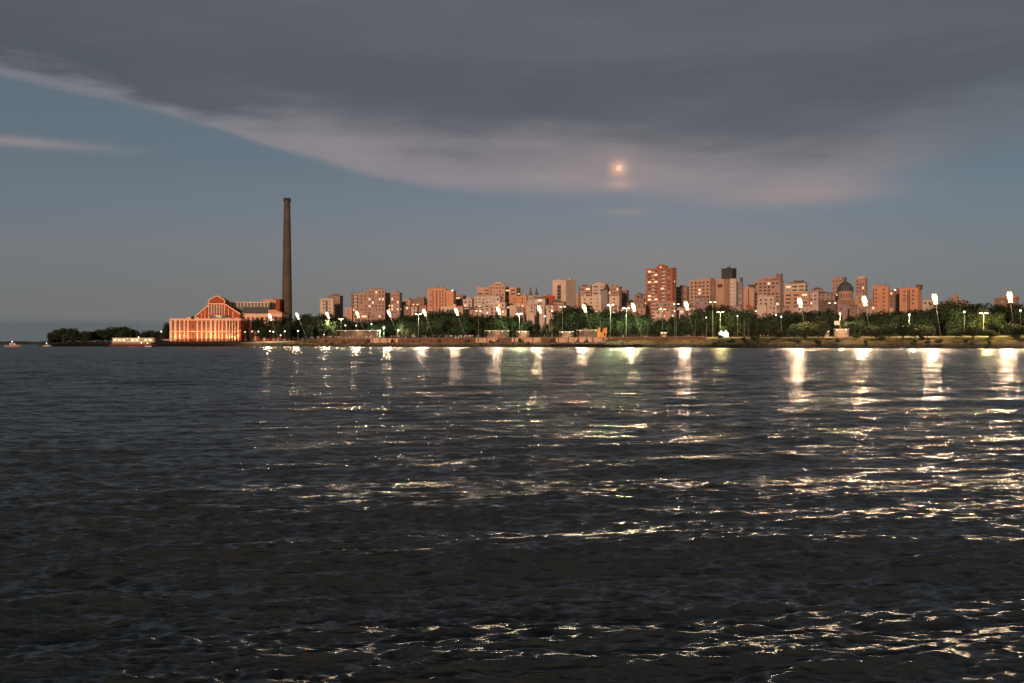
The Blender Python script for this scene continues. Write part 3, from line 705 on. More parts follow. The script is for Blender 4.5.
# ------------------------------------------------------------------ old power station with its chimney
def power_station():
    Y = 745.0
    GREY2 = mat('glazing_bar_paint', (.20, .19, .17), .7)
    RED = mat('power_station_red', (.31, .062, .024), .85, .15, .1, streak=.3); TRIM = mat('power_station_trim', (.64, .41, .27), .8, .1, .3)
    ROOF = mat('power_station_roof', (.10, .11, .10), .6, .25, .3); DK = mat('dark_opening', (.05, .035, .03), .8, .2)
    cx0 = xat(205, Y); zb = hgt(cx0, Y) - .3
    root = thing('power_station', (cx0, Y, zb), 0, 'red brick riverside power station with lit pale columns and a big gable', 'power station')
    X = lambda px, YY=Y: xat(px, YY) - cx0
    Z = lambda py, YY=Y: zat(py, YY) - zb
    x0, x1 = X(170.5), X(240.5); zt = Z(320.5)
    # long front block
    bm = bmesh.new(); box(bm, x0, x1, 0, 16, 0, zt); fb = mesh_obj('front_block', bm, RED, root)
    bm = bmesh.new(); box(bm, x0 - .5, x1 + .5, -.6, 16.4, zt, zt + 1.5); mesh_obj('cornice', bm, TRIM, root)
    bm = bmesh.new(); box(bm, x0 - .3, x1 + .3, -.35, 0, zt - 8.4, zt - 7.8); mesh_obj('string_course', bm, TRIM, root)
    cols = [170.9, 175.5, 180, 184.5, 188.2, 197.5, 202, 206.5, 211, 215.5, 219, 222.5, 226.5, 238.3]
    for px in cols:
        bm = bmesh.new(); x = X(px); w = .5 if px not in (170.9, 175.5, 211, 215.5) else .8
        box(bm, x - w, x + w, -.55, 0, 0, zt - .01); box(bm, x - w - .2, x + w + .2, -.7, 0.0, zt - 1.3, zt - .8); mesh_obj('pilaster', bm, TRIM, root)
    for a, b in zip(cols, cols[1:]):
        xm = (X(a) + X(b)) / 2; ww = X(b) - X(a) - 2.2
        if ww < .5: continue
        k = max(1, round(ww / 4.2))
        for j in range(k):
            xx = xm + (j - (k - 1) / 2) * (ww / k)
            for zc, hh in ((zt - 4.6, 3.4), (zt - 11.2, 4.0)):
                inst('window', window_mesh('dark', min(2.2, ww / k * .85), hh), root, (xx, -.02, zc))
    for px0, px1, pt in ((186.8, 199.5, 316.2), (226, 239, 317.8)):
        bm = bmesh.new(); a, b = X(px0), X(px1); m_ = (a + b) / 2; zz = zt + 1.5; hz = Z(pt)
        prism(bm, [(a, zz), (b, zz), (b, zz + .6), (m_, hz), (a, zz + .6)], -.8, 3); pd = mesh_obj('pediment', bm, TRIM, root)
        bm = bmesh.new(); prism(bm, [(a + 1.4, zz + .25), (b - 1.4, zz + .25), (m_, hz - .8)], -.9, -.8); mesh_obj('tympanum', bm, RED, pd)
    bm = bmesh.new(); lathe(bm, [(1.3, 0), (1.3, .25)], 16); w = mesh_obj('round_window', bm, DK, root); w.rotation_euler = (R(90), 0, 0); w.location = (X(193), -.95, zt + 2.2)
    # entrance porch with columns under the right pediment
    for px in (227.5, 230.3, 233, 235.7):
        bm = bmesh.new(); tube(bm, (X(px), -1.6, 0), (X(px), -1.6, zt - .2), .5, .42, 10); mesh_obj('column', bm, TRIM, root)
    # big gabled boiler house, gable end to the river
    Yg = Y + 14
    def XG(px): return xat(px, Yg) - cx0
    def ZG(py): return zat(py, Yg) - zb
    gp = [(194.5, 322), (240, 322), (240, 314.5), (224, 304), (224, 300.0), (222.5, 299.5), (217, 296.2), (211, 299.8), (209.3, 300.3), (209.3, 305), (195, 317.5)]
    bm = bmesh.new(); prism(bm, [(XG(a), ZG(b)) for a, b in gp][::-1], 14, 30); mesh_obj('boiler_house', bm, RED, root)
    def edge(name, a, b, w=.9):
        bm = bmesh.new(); A = Vector((XG(a[0]), 0, ZG(a[1]))); Bv = Vector((XG(b[0]), 0, ZG(b[1]))); d = (Bv - A).normalized(); nn = Vector((-d.z, 0, d.x)) * w
        prism(bm, [(A.x, A.z), (Bv.x, Bv.z), (Bv.x + nn.x, Bv.z + nn.z), (A.x + nn.x, A.z + nn.z)], 13.4, 15); mesh_obj(name, bm, TRIM, root)
    for a, b in (((195, 317.5), (209.3, 305)), ((209.3, 305), (209.3, 300.3)), ((209.3, 300.3), (217, 296.2)), ((217, 296.2), (224, 300)), ((224, 300), (224, 304)), ((224, 304), (240, 314.5))):
        edge('gable_trim', a, b, .8)
    for px in (208.9, 211.5, 214.2, 216.9, 219.6, 222.2, 224.6):
        bm = bmesh.new(); box(bm, XG(px) - .3, XG(px) + .3, 13.5, 14, ZG(319), ZG(304)); mesh_obj('gable_rib', bm, TRIM, root)
    for px in (201.5, 205, 228.5, 233):
        bm = bmesh.new(); box(bm, XG(px) - .25, XG(px) + .25, 13.6, 14, ZG(319), ZG(lin(px, [(195, 317.5), (209, 305.4), (224, 304.4), (240, 314.8)]) + 1.2)); mesh_obj('gable_rib', bm, TRIM, root)
    bm = bmesh.new(); box(bm, XG(208), XG(225), 13.5, 14, ZG(304.3), ZG(303.3)); mesh_obj('gable_band', bm, TRIM, root)
    for px in (210.2, 212.9, 215.6, 218.3, 221):
        inst('gable_window', window_mesh('dark', 1.1, 4.6), root, (XG(px), 13.95, ZG(309.5)))
    # low grey roof in front of the gable
    bm = bmesh.new(); zz = zt + 1.5; prism(bm, [(X(207), zz), (X(224), zz), (X(223), zz + 2.8), (X(208), zz + 2.8)], 6, 12.5); mesh_obj('low_roof', bm, ROOF, root)
    # long hall running to the right behind the trees
    Yh = 765.0; HY = Yh - Y
    def XH(px): return xat(px, Yh) - cx0
    def ZH(py): return zat(py, Yh) - zb
    hall = thing('hall', (0, HY, 0), 0, None, None); hall.parent = root
    xa, xb = XH(240.4), XH(281.5); hz = ZH(317)
    bm = bmesh.new(); box(bm, xa, xb, 0, 24, 0, hz); mesh_obj('hall_wall', bm, RED, hall)
    bm = bmesh.new(); box(bm, xa - .3, xb + .4, -.5, 24.3, hz, ZH(313.6)); mesh_obj('hall_cornice', bm, TRIM, hall)
    x = xa + 1.0
    while x < xb:
        bm = bmesh.new(); box(bm, x - .7, x + .7, -.45, 0, 0, hz - .01); mesh_obj('hall_pilaster', bm, TRIM, hall)
        if x + 2 < xb:
            for j in (0, 1): inst('hall_window', window_mesh('dark', 1.3, 4.8), hall, (x + 1.75, -.01, hz - 4 - j * 7))
        x += 3.5
    zz = ZH(313.6); z2 = ZH(306.8); xl, xr = XH(229), XH(267)
    bm = bmesh.new()
    for q in (((xa, .3, zz), (xr, .3, zz), (xr, 9, z2), (xa, 9, z2)), ((xr, .3, zz), (xr, 20, zz), (xr, 9, z2))):
        bm.faces.new([bm.verts.new(p) for p in q])
    mesh_obj('hall_roof', bm, ROOF, hall)
    x = xa + 1.5
    while x < xr - 1:
        bm = bmesh.new(); v = [(x, .3, zz + .12), (x + .3, .3, zz + .12), (x + .3, 9, z2 + .12), (x, 9, z2 + .12)]; bm.faces.new([bm.verts.new(p) for p in v]); mesh_obj('glazing_bar', bm, GREY2, hall); x += 2.2
    zt2 = ZH(302.2); bm = bmesh.new(); box(bm, XH(226), xr, 9, 17, zz, zt2); cl = mesh_obj('clerestory', bm, ROOF, hall)
    bm = bmesh.new(); box(bm, XH(225.5), xr + .3, 8.6, 17.4, zt2, zt2 + .6); mesh_obj('clerestory_roof', bm, TRIM, cl)
    x = XH(227.5)
    while x < xr - .5:
        bm = bmesh.new(); box(bm, x - .35, x + .35, 8.8, 9, z2 + .3, zt2); mesh_obj('clerestory_pier', bm, TRIM, cl); x += 2.6
    TWR = mat('rear_tower_render', (.50, .25, .15), .85, .1, .1)
    bm = bmesh.new(); box(bm, XH(257.5), XH(270.5), 18, 30, hz, ZH(299.2)); box(bm, XH(257), XH(271), 17.6, 30.4, ZH(299.2), ZH(298.4)); tw = mesh_obj('rear_tower', bm, TWR, hall)
    bm = bmesh.new(); box(bm, XH(270.6), XH(274.5), 17, 28, hz, ZH(298)); mesh_obj('stair_tower', bm, RED, hall)
    bm = bmesh.new(); tube(bm, (XH(268), 20, ZH(298.4)), (XH(268), 20, ZH(296.5)), .5, .4, 8); mesh_obj('vent', bm, RED, hall)
    bm = bmesh.new(); prism(bm, [(XH(267.1), zz), (XH(281), zz), (XH(281), ZH(312.5)), (XH(274), ZH(309.5)), (XH(267.1), ZH(309.5))], 3, 14); mesh_obj('end_annex', bm, TWR, hall)
    # warm facade floodlights, standing on the forecourt
    for kf, (px, py, e) in enumerate([(173, 335.5, 1500), (180, 337, 1500), (188, 337, 1400), (196, 337, 1500), (204, 337, 1500), (211, 334, 1800), (219, 337, 1600), (227, 335, 1600), (234, 335, 1600), (241, 335, 1500)]):
        f = thing('facade_floodlight', (xat(px, Y - 5), Y - 5.5, hgt(xat(px, Y - 5), Y - 5) - .05), 0, '%s in the row of ten amber floodlights washing the power station front' % ['leftmost', 'second from left', 'third from left', 'fourth from left', 'fifth from left', 'fifth from right', 'fourth from right', 'third from right', 'second from right', 'rightmost'][kf], 'floodlight', 'floodlights at the foot of the power station front')
        bm = bmesh.new(); tube(bm, (0, 0, 0), (0, 0, 1.0), .07, .07, 6); box(bm, -.45, .45, -.2, .2, 1.0, 1.5); mesh_obj('housing', bm, DARKM, f)
        bm = bmesh.new(); box(bm, -.4, .4, .2, .26, 1.05, 1.45); mesh_obj('lens', bm, GLOBE, f)
        ld = bpy.data.lights.new('flood', 'SPOT'); ld.energy = e * 2.2; ld.color = (1, .50, .20); ld.spot_size = R(120); ld.spot_blend = .7; ld.shadow_soft_size = .3
        lo = bpy.data.objects.new('flood_light', ld); C.objects.link(lo); lo.parent = f; lo.location = (0, .4, 1.3)
        lo.rotation_euler = Vector((0, .55, .85)).to_track_quat('-Z', 'Y').to_euler()
    for (px, YY, zf, e) in [(217, Y + 3, 17.6, 2200), (203, Y + 4, 17.6, 1500), (231, Y + 4, 17.6, 1500)]:
        f = thing('roof_floodlight', (xat(px, YY), YY, zb + zf), 0, {217: 'middle', 203: 'left', 231: 'right'}[px] + ' floodlight on the front roof lighting the red gable', 'floodlight')
        bm = bmesh.new(); box(bm, -.4, .4, -.2, .2, 0, .7); mesh_obj('housing', bm, DARKM, f)
        ld = bpy.data.lights.new('flood', 'SPOT'); ld.energy = e; ld.color = (1, .46, .2); ld.spot_size = R(130); ld.spot_blend = .8; ld.shadow_soft_size = .4
        lo = bpy.data.objects.new('flood_light', ld); C.objects.link(lo); lo.parent = f; lo.location = (0, .3, .9)
        lo.rotation_euler = Vector((0, .75, .65)).to_track_quat('-Z', 'Y').to_euler()
    # chimney
    Yc = 793.0; zc = hgt(xat(287, Yc), Yc) - .5
    ch = thing('chimney', (xat(287, Yc), Yc, zc), 0, 'very tall tapering dark brick chimney beside the power station', 'chimney')
    H = zat(198.2, Yc) - zc
    CH = bpy.data.materials.new('chimney_brick'); CH.use_nodes = True; t = CH.node_tree; p = t.nodes['Principled BSDF']; p.inputs['Roughness'].default_value = .9
    tn = t.nodes.new('ShaderNodeTexCoord'); bk = t.nodes.new('ShaderNodeTexNoise'); bk.inputs['Scale'].default_value = .12; bk.inputs['Detail'].default_value = 8
    t.links.new(tn.outputs['Object'], bk.inputs['Vector']); rp_ = t.nodes.new('ShaderNodeValToRGB'); t.links.new(bk.outputs[0], rp_.inputs[0])
    rp_.color_ramp.elements[0].color = (.055, .040, .032, 1); rp_.color_ramp.elements[0].position = .35
    rp_.color_ramp.elements[1].color = (.105, .070, .052, 1); rp_.color_ramp.elements[1].position = .7
    t.links.new(rp_.outputs[0], p.inputs['Base Color'])
    bm = bmesh.new(); lathe(bm, [(4.3, 0), (4.1, 6), (3.85, H * .3), (3.1, H * .7), (2.45, H - 3.2)], 32); mesh_obj('shaft', bm, CH, ch, smooth=False)
    bm = bmesh.new(); lathe(bm, [(2.5, H - 3.19), (3.0, H - 2.6), (3.0, H - 1.6), (2.6, H - 1.2), (2.9, H - .7), (2.9, H)], 32); mesh_obj('cap', bm, mat('chimney_cap', (.05, .045, .04), .9), ch)
    for k in range(5):
        bm = bmesh.new(); zz = H * (.25 + .15 * k); rr = 4.3 - 1.85 * (zz / H) + .02
        lathe(bm, [(rr, zz), (rr + .12, zz + .05), (rr + .12, zz + .35), (rr, zz + .4)], 32); mesh_obj('iron_band', bm, DARKM, ch)
    for zz in (H - 3.6,):
        bm = bmesh.new(); box(bm, -.9, .9, -2.95, -2.6, zz - .1, zz + .5); mesh_obj('ladder_platform', bm, DARKM, ch)
power_station()

# ------------------------------------------------------------------ trees
LM = [(0, 66, 'at the tip of the wooded point'), (66, 90, 'on the low part of the wooded point'), (90, 118, 'on the highest part of the wooded point'), (118, 150, 'behind the passenger boat'), (150, 180, 'beside the power station corner'),
 (180, 278, 'before the power station hall'), (278, 300, 'at the foot of the chimney'), (300, 322, 'right of the chimney'), (322, 346, 'below the narrow pale pink block'), (346, 372, 'below the left end of the brown slab'), (372, 402, 'below the lit brown slab'),
 (402, 428, 'left of the antenna tower'), (428, 458, 'below the antenna tower'), (458, 486, 'left of the big stepped block'), (486, 520, 'below the big stepped block'), (520, 548, 'below the church spires'), (548, 578, 'below the slotted tower'), (578, 612, 'below the grey turret'),
 (612, 646, 'left of the big red tower'), (646, 678, 'below the big red tower'), (678, 716, 'below the wide orange slab'), (716, 745, 'below the dark glass tower'), (745, 785, 'below the densely gridded tower'), (785, 812, 'below the broken crown block'),
 (812, 840, 'below the mauve houses'), (840, 868, 'below the cathedral dome'), (868, 892, 'below the left vivid orange tower'), (892, 924, 'below the right vivid orange tower'), (924, 950, 'right of the vivid orange towers'), (950, 985, 'below the small round turret'), (985, 1010, 'left of the rightmost tall lamp'), (1010, 3000, 'at the right picture edge')]
def seg(px): return next(i for i, q in enumerate(LM) if px < q[1])
ORD = ['leftmost', 'second from left', 'third from left', 'fourth from left', 'fifth from left', 'sixth from left', 'seventh from left', 'eighth from left', 'ninth from left', 'tenth from left']
TR = {}
def late_labels():      # name each tree by its row, its landmark and its turn from the left
    for (row, sg), L_ in TR.items():
        L_.sort(key=lambda q: q[0])
        for i, (px, o) in enumerate(L_):
            if len(L_) == 1: o['label'] = '%s, the only one %s' % (row, LM[sg][2])
            else: o['label'] = '%s %s, %s' % (row, LM[sg][2], ORD[min(i, 9)])
LEAFM = []
for i, c in enumerate([(.030, .042, .020), (.042, .062, .024), (.022, .032, .018)]):
    m = mat('foliage' + ['', '_light', '_dark'][i], c, .8, .5, .35, spec=.2); LEAFM.append(m)
for m in LEAFM:
    t = m.node_tree; p = t.nodes['Principled BSDF']; src = p.inputs['Base Color'].links[0].from_socket
    oi = t.nodes.new('ShaderNodeObjectInfo'); hs = t.nodes.new('ShaderNodeHueSaturation')
    a = t.nodes.new('ShaderNodeMapRange'); a.inputs[3].default_value = .55; a.inputs[4].default_value = 1.35; t.links.new(oi.outputs['Random'], a.inputs[0])
    b = t.nodes.new('ShaderNodeMapRange'); b.inputs[3].default_value = .47; b.inputs[4].default_value = .53
    ml = t.nodes.new('ShaderNodeMath'); ml.operation = 'FRACT'; m7 = t.nodes.new('ShaderNodeMath'); m7.operation = 'MULTIPLY'; m7.inputs[1].default_value = 7.3
    t.links.new(oi.outputs['Random'], m7.inputs[0]); t.links.new(m7.outputs[0], ml.inputs[0]); t.links.new(ml.outputs[0], b.inputs[0])
    t.links.new(a.outputs[0], hs.inputs['Value']); t.links.new(b.outputs[0], hs.inputs['Hue']); t.links.new(src, hs.inputs['Color']); t.links.new(hs.outputs[0], p.inputs['Base Color'])
BARK = mat('bark', (.07, .05, .035), .9, .3, .5)
def crown_bm(seed, w, h, n, lobes, lsz):
    rg = random.Random(seed); bm = bmesh.new(); L_ = []
    for k in range(lobes):
        a = rg.uniform(0, 6.283); rr = w * rg.uniform(.12, .62) * (0 if k == 0 else 1)
        L_.append((rr * math.cos(a), rr * math.sin(a), h * rg.uniform(.38, .78) if k else h * .6, w * rg.uniform(.34, .58), h * rg.uniform(.22, .36)))
    for i in range(n):
        cx_, cy_, cz_, rw, rh = rg.choice(L_)
        v = Vector((rg.gauss(0, 1), rg.gauss(0, 1), rg.gauss(0, 1))).normalized() * (rg.random() ** .33)
        p = Vector((cx_ + v.x * rw, cy_ + v.y * rw, cz_ + v.z * rh))
        nn = (v + Vector((rg.gauss(0, .5), rg.gauss(0, .5), rg.gauss(0, .5)))).normalized()
        u = nn.orthogonal().normalized(); u.rotate(Matrix.Rotation(rg.uniform(0, 6.28), 3, nn)); w2 = nn.cross(u)
        s1 = lsz * rg.uniform(.5, 1.2); s2 = s1 * rg.uniform(.45, .8)
        mi = 0 if rg.random() < .6 else (1 if rg.random() < .5 else 2)
        q = [bm.verts.new(p + u * s1), bm.verts.new(p + w2 * s2), bm.verts.new(p - u * s1), bm.verts.new(p - w2 * s2)]
        bm.faces.new(q).material_index = mi
    return bm
def trunk_bm(seed, w, h):
    rg = random.Random(seed + 99); bm = bmesh.new()
    tube(bm, (0, 0, -.4), (.1, 0, h * .42), .34, .24, 8)
    for k in range(5):
        a = k * 1.26 + rg.uniform(-.3, .3); r = w * rg.uniform(.3, .5)
        tube(bm, (.1, 0, h * rg.uniform(.3, .42)), (r * math.cos(a), r * math.sin(a), h * rg.uniform(.55, .75)), .17, .05, 6)
    return bm
PROTO = []
for i, (w, h, n, lb, ls) in enumerate([(5.5, 11, 3000, 9, .42), (6.5, 10, 3200, 10, .45), (4.5, 12, 2800, 8, .4), (7.2, 11, 3600, 12, .45), (5.0, 9, 2600, 8, .4), (3.6, 12.5, 2200, 8, .36)]):
    cme = crown_bm(i + 1, w, h, n, lb, ls); me = bpy.data.meshes.new('crown'); cme.to_mesh(me); cme.free()
    for m in LEAFM: me.materials.append(m)
    tb = trunk_bm(i, w, h); tm = bpy.data.meshes.new('trunk'); tb.to_mesh(tm); tb.free(); tm.materials.append(BARK)
    PROTO.append((me, tm, w, h))
def tree(px, Y, top, label, group=None, k=None, wscale=1.0, zoff=0.0):
    k = rnd.randrange(6) if k is None else k
    cme, tme, w, h = PROTO[k]
    x = xat(px, Y); z = hgt(x, Y) + zoff
    H = max(2.5, zat(top, Y) - z); sc = H / (h * .97)
    sw = max(.6, min(1.35, sc)) * wscale
    r = thing('tree', (x, Y, z), rnd.uniform(0, 6.28), label, 'tree', group)
    r.scale = (sw, sw, sc)
    inst('trunk', tme, r, (0, 0, 0)); inst('crown', cme, r, (0, 0, 0))
    if group: TR.setdefault((label, seg(px)), []).append((px, r))
    return r
TOP = [(250, 319), (256, 317.5), (266, 317), (280, 319), (296, 318.5), (303, 316), (318, 315), (335, 317), (345, 321), (362, 322), (378, 322), (388, 320), (398, 317), (412, 315), (428, 311.8), (440, 312), (452, 313.5), (470, 314), (490, 315), (512, 315.5), (524, 318), (533, 322), (541, 326), (549, 320), (556, 318), (562, 313), (570, 307), (580, 305), (590, 307), (600, 310), (612, 311), (622, 313), (640, 316), (656, 318), (668, 318), (680, 317), (694, 312), (704, 307.5), (716, 306.5), (728, 308), (742, 309), (752, 313), (768, 313), (784, 312), (796, 310.5), (815, 310.5), (836, 311.5), (848, 314), (866, 314), (884, 313), (900, 311.5), (916, 310), (930, 309), (942, 305.5), (952, 303), (964, 304), (974, 306), (984, 304.5), (996, 306), (1010, 306), (1024, 305), (1080, 303)]
px = 252.0
while px < 1070:
    t = rnd.uniform(75, 130) if px > 300 else rnd.uniform(45, 70)
    Y = Yshore(px, t)
    tree(px, Y, lin(px, TOP) + rnd.uniform(-1.0, 1.6), 'tall back row tree', 'back row of trees in the riverside park', wscale=1.15)
    px += rnd.uniform(8.0, 11.5) * (650 / Y)
px = 255.0
while px < 1060:
    t = rnd.uniform(36, 62); Y = Yshore(px, t)
    tree(px, Y, lin(px, TOP) + rnd.uniform(3, 7.5), 'mid height middle row tree', 'middle row of trees in the riverside park', wscale=1.05)
    px += rnd.uniform(8, 13) * (620 / Y)
px = 262.0
while px < 1060:
    t = rnd.uniform(24, 33); Y = Yshore(px, t)
    if rnd.random() < .72 and not (330 < px < 392) and not (480 < px < 612):
        tree(px, Y, rnd.uniform(323.5, 329) - (px > 700) * 2, 'small front row tree', 'front row of small trees behind the promenade')
    px += rnd.uniform(12, 22) * (560 / Y)
# dark trees standing on the grass bank near the water, right half
for px, top, t, ws, nm in [(794, 325, 2, 1.0, 'left of a dark clump on the grass bank under the broken crown block'), (806, 322, 4, 1.25, 'middle and biggest of a dark clump on the grass bank'), (818, 324, 3, 1.2, 'right of a dark clump on the grass bank below the orange lit slope'),
                           (779, 330, 3, .8, 'small bush like one left of the dark clump on the grass bank'), (876, 326, 2, 1.1, 'left edge of the wide dark thicket on the right grass bank'), (889, 325, 5, 1.2, 'in the wide dark thicket on the right, second from its left edge'),
                           (903, 325, 3, 1.2, 'in the wide dark thicket on the right, below the vivid orange towers'), (916, 325, 4, 1.2, 'in the wide dark thicket on the right, right of its middle'), (928, 327, 2, 1.1, 'right edge of the wide dark thicket on the right grass bank'),
                           (956, 330, 3, 1.1, 'low wide one between the two rightmost tall lamps, left side'), (973, 328, 4, 1.2, 'low wide one between the two rightmost tall lamps, middle'), (990, 330, 3, 1.1, 'low wide one between the two rightmost tall lamps, right side'), (1018, 325, 1, 1.2, 'dark one at the right picture edge on the grass bank')]:
    tree(px, Yshore(px, t), top, 'dark tree, ' + nm, k=rnd.choice((1, 3)), wscale=ws)
rgb_ = random.Random(5)
cme = crown_bm(77, 1.6, 2.2, 700, 5, .22); bme = bpy.data.meshes.new('bush'); cme.to_mesh(bme); cme.free()
for m in LEAFM: bme.materials.append(m)
bl = {}
for k in range(64):
    px = rgb_.uniform(262, 1050)
    if 545 < px < 645: continue
    t_ = rgb_.uniform(-11, 1) if px > 700 else rgb_.uniform(-12.5, -9.5)
    Yb = Yshore(px, t_); xb_ = xat(px, Yb); o = bpy.data.objects.new('bush', bme); C.objects.link(o); o.location = (xb_, Yb, hgt(xb_, Yb) - .2)
    sc_ = rgb_.uniform(.5, 1.2) * (1 if px > 700 else .6); o.scale = (sc_ * rgb_.uniform(1, 1.8), sc_, sc_); o.rotation_euler = (0, 0, rgb_.uniform(0, 6))
    bl.setdefault(seg(px), []).append((px, o))
for sg, L_ in bl.items():
    L_.sort(key=lambda q: q[0])
    for i, (px, o) in enumerate(L_): tag(o, 'low bank bush %s, %s' % (LM[sg][2], ORD[min(i, 9)] if len(L_) > 1 else 'the only one'), 'bush', 'low bushes on the river bank')
bm = bmesh.new()
for k in range(900):        # loose stones along the waterline
    sx_ = rgb_.uniform(-10, 620); x, y = st(sx_, coast(sx_) + rgb_.uniform(.0, 2.6)); r_ = rgb_.uniform(.2, .65)
    z = hgt(x, y)
    v = [bm.verts.new((x + r_ * 1.3 * math.cos(a + k), y + r_ * math.sin(a + k), z - .2)) for a in (0, 1.3, 2.5, 3.8, 5.1)]
    w_ = [bm.verts.new((x + r_ * .7 * math.cos(a + k), y + r_ * .6 * math.sin(a + k), z + r_ * rgb_.uniform(.4, .9))) for a in (0, 1.3, 2.5, 3.8, 5.1)]
    for i in range(5): bm.faces.new((v[i], v[(i + 1) % 5], w_[(i + 1) % 5], w_[i]))
    bm.faces.new(w_)
rk = mesh_obj('rocks', bm, mat('wet_stone', (.013, .012, .010), .6, .4, 1.0)); tag(rk, 'loose dark stones along the waterline', 'rocks', kind='stuff')
# wooded point on the far left
LT = [(50, 331), (58, 328.5), (64, 328.5), (74, 329), (86, 331), (96, 331), (104, 329.5), (112, 327), (120, 326), (125, 329), (132, 331.5), (146, 331), (156, 331), (165, 332)]
px = 52.0
while px < 168:
    Y = rnd.uniform(800, 850) if px < 118 else rnd.uniform(790, 840)
    x = xat(px, Y)
    if hgt(x, Y) > .3:
        tree(px, Y, lin(px, LT) + rnd.uniform(-.4, 1.2), 'tall dark tree', 'trees on the wooded point', wscale=1.3)
        tree(px + 2, Y - 12 if hgt(xat(px + 2, Y - 12), Y - 12) > .3 else Y + 5, lin(px, LT) + rnd.uniform(3, 8), 'lower dark shore tree', 'trees on the wooded point', wscale=1.2)
    px += rnd.uniform(3.5, 6)
late_labels()
tree(167, 770, 324, 'lone dark tree touching the left corner of the power station', k=2)

# ------------------------------------------------------------------ tall leaning promenade lamps
LEAN = Vector((-.63, -.777)) * .55
mast_h = 19.0
def tall_lamp():
    root = thing('promenade_lamp', (0, 0, 0), 0, None, 'street lamp', 'tall leaning lamps along the promenade')
    h = Vector((LEAN.x * 16.5, LEAN.y * 16.5, 16.5)); d = h.normalized()
    bm = bmesh.new(); tube(bm, (0, 0, -.3), h, .15, .09, 10); tube(bm, (0, 0, -.2), (0, 0, .35), .5, .45, 10); mesh_obj('pole', bm, POLE, root)
    hd = None
    for k in range(5):
        c = d * (h.length - 3.0 + k * 1.0)
        for sgn in (-1, 1):
            bm = bmesh.new(); side = Vector((U.x, U.y, 0)) * (.46 * sgn)
            b = c + side
            bmesh.ops.create_uvsphere(bm, u_segments=10, v_segments=6, radius=.58 if k in (2, 3) else .5, matrix=Matrix.Translation(b) @ Matrix.Diagonal((1, 1, .95, 1)))
            lens = mesh_obj('light_lens', bm, LENS if k in (2, 3) else LENS2, root)
            bm = bmesh.new(); tube(bm, c, b, .07, .07, 5); mesh_obj('bracket', bm, DARKM, lens)
    bm = bmesh.new(); tube(bm, h, d * (h.length + 1.4), .1, .06, 6); mesh_obj('finial', bm, DARKM, root)
    ld = bpy.data.lights.new('lamp', 'SPOT'); ld.energy = 78000; ld.color = (1.0, .68, .42); ld.shadow_soft_size = 1.6; ld.spot_size = R(146); ld.spot_blend = .9
    lo = bpy.data.objects.new('lamp_light', ld); C.objects.link(lo); lo.parent = root; lo.location = d * (h.length - .4) + Vector((-.63, -.777, 0)) * 1.6
    lo.rotation_euler = Vector((-.63, -.777, -.22)).to_track_quat('-Z', 'Y').to_euler()
    l2 = bpy.data.lights.new('lamp_down', 'SPOT'); l2.energy = 30000; l2.color = (1.0, .66, .32); l2.shadow_soft_size = .6; l2.spot_size = R(120); l2.spot_blend = .8
    lo = bpy.data.objects.new('lamp_down_light', l2); C.objects.link(lo); lo.parent = root; lo.location = d * (h.length - 2.6) + Vector((-.63, -.777, 0)) * .8
    lo.rotation_euler = Vector((-.05, -.06, -1)).to_track_quat('-Z', 'Y').to_euler()
    return root
TL = tall_lamp()
where = ['leftmost, in front of the power station hall', 'second from left, just right of the chimney', 'in front of the narrow pale pink block', 'left one in front of the brown apartment slab', 'right one in front of the brown apartment slab', 'left of the antenna tower', 'right of the smooth orange tower', 'in front of the big stepped orange block', 'right of the twin church spires', 'in front of the peach block left of the grey turret', 'flaring just left of the big red tower', 'flaring just right of the big red tower', None, 'in front of the pale block with the broken crown', 'right of the cathedral dome', 'right of the two vivid orange towers', 'rightmost in the picture', 'beyond the picture edge']
LAMPPX = [269.5, 297, 327, 357, 388.6, 424, 456, 498, 539, 584, 633, 686, None, 799.6, 864.3, 934.7, 1009.7]
first = True
for i, w in enumerate(where):
    if w is None: continue
    if i < 17:      # head column as in the photo; heads stand on the lamp line
        Y = Yshore(LAMPPX[i], 0); hx, hy = xat(LAMPPX[i], Y), Y
    else: hx, hy = st(29 * i, 0)
    bx, by = hx - LEAN.x * 16.5, hy - LEAN.y * 16.5
    o = TL if first else copy_tree(TL); first = False
    o.location = (bx, by, hgt(bx, by)); o['label'] = 'tall leaning lamp mast, ' + w
    # stretch the mast to the height of the head above the ground here
    o.scale = (1, 1, (22.3 - hgt(bx, by)) / 17.3)

# ------------------------------------------------------------------ smaller street lamps
def mk_double(hh, globem, energy, col):
    root = thing('street_lamp', (0, 0, 0), 0, None, 'street lamp')
    bm = bmesh.new(); tube(bm, (0, 0, -.3), (0, 0, hh), .16, .1, 8); tube(bm, (-1.3, 0, hh), (1.3, 0, hh), .08, .08, 6); mesh_obj('pole', bm, POLE, root)
    for s in (-1, 1):
        bm = bmesh.new(); box(bm, s * 1.15 - .55, s * 1.15 + .55, -.35, .35, hh - .1, hh + .22); mesh_obj('lamp_head', bm, globem, root)
    return root
def mk_globe(hh, globem, r=.45):
    root = thing('street_lamp', (0, 0, 0), 0, None, 'street lamp')
    bm = bmesh.new(); tube(bm, (0, 0, -.3), (0, 0, hh - r * .8), .12, .08, 8); mesh_obj('pole', bm, POLE, root)
    bm = bmesh.new(); bmesh.ops.create_uvsphere(bm, u_segments=12, v_segments=8, radius=r, matrix=Matrix.Translation((0, 0, hh))); mesh_obj('lamp_globe', bm, globem, root, smooth=True)
    return root
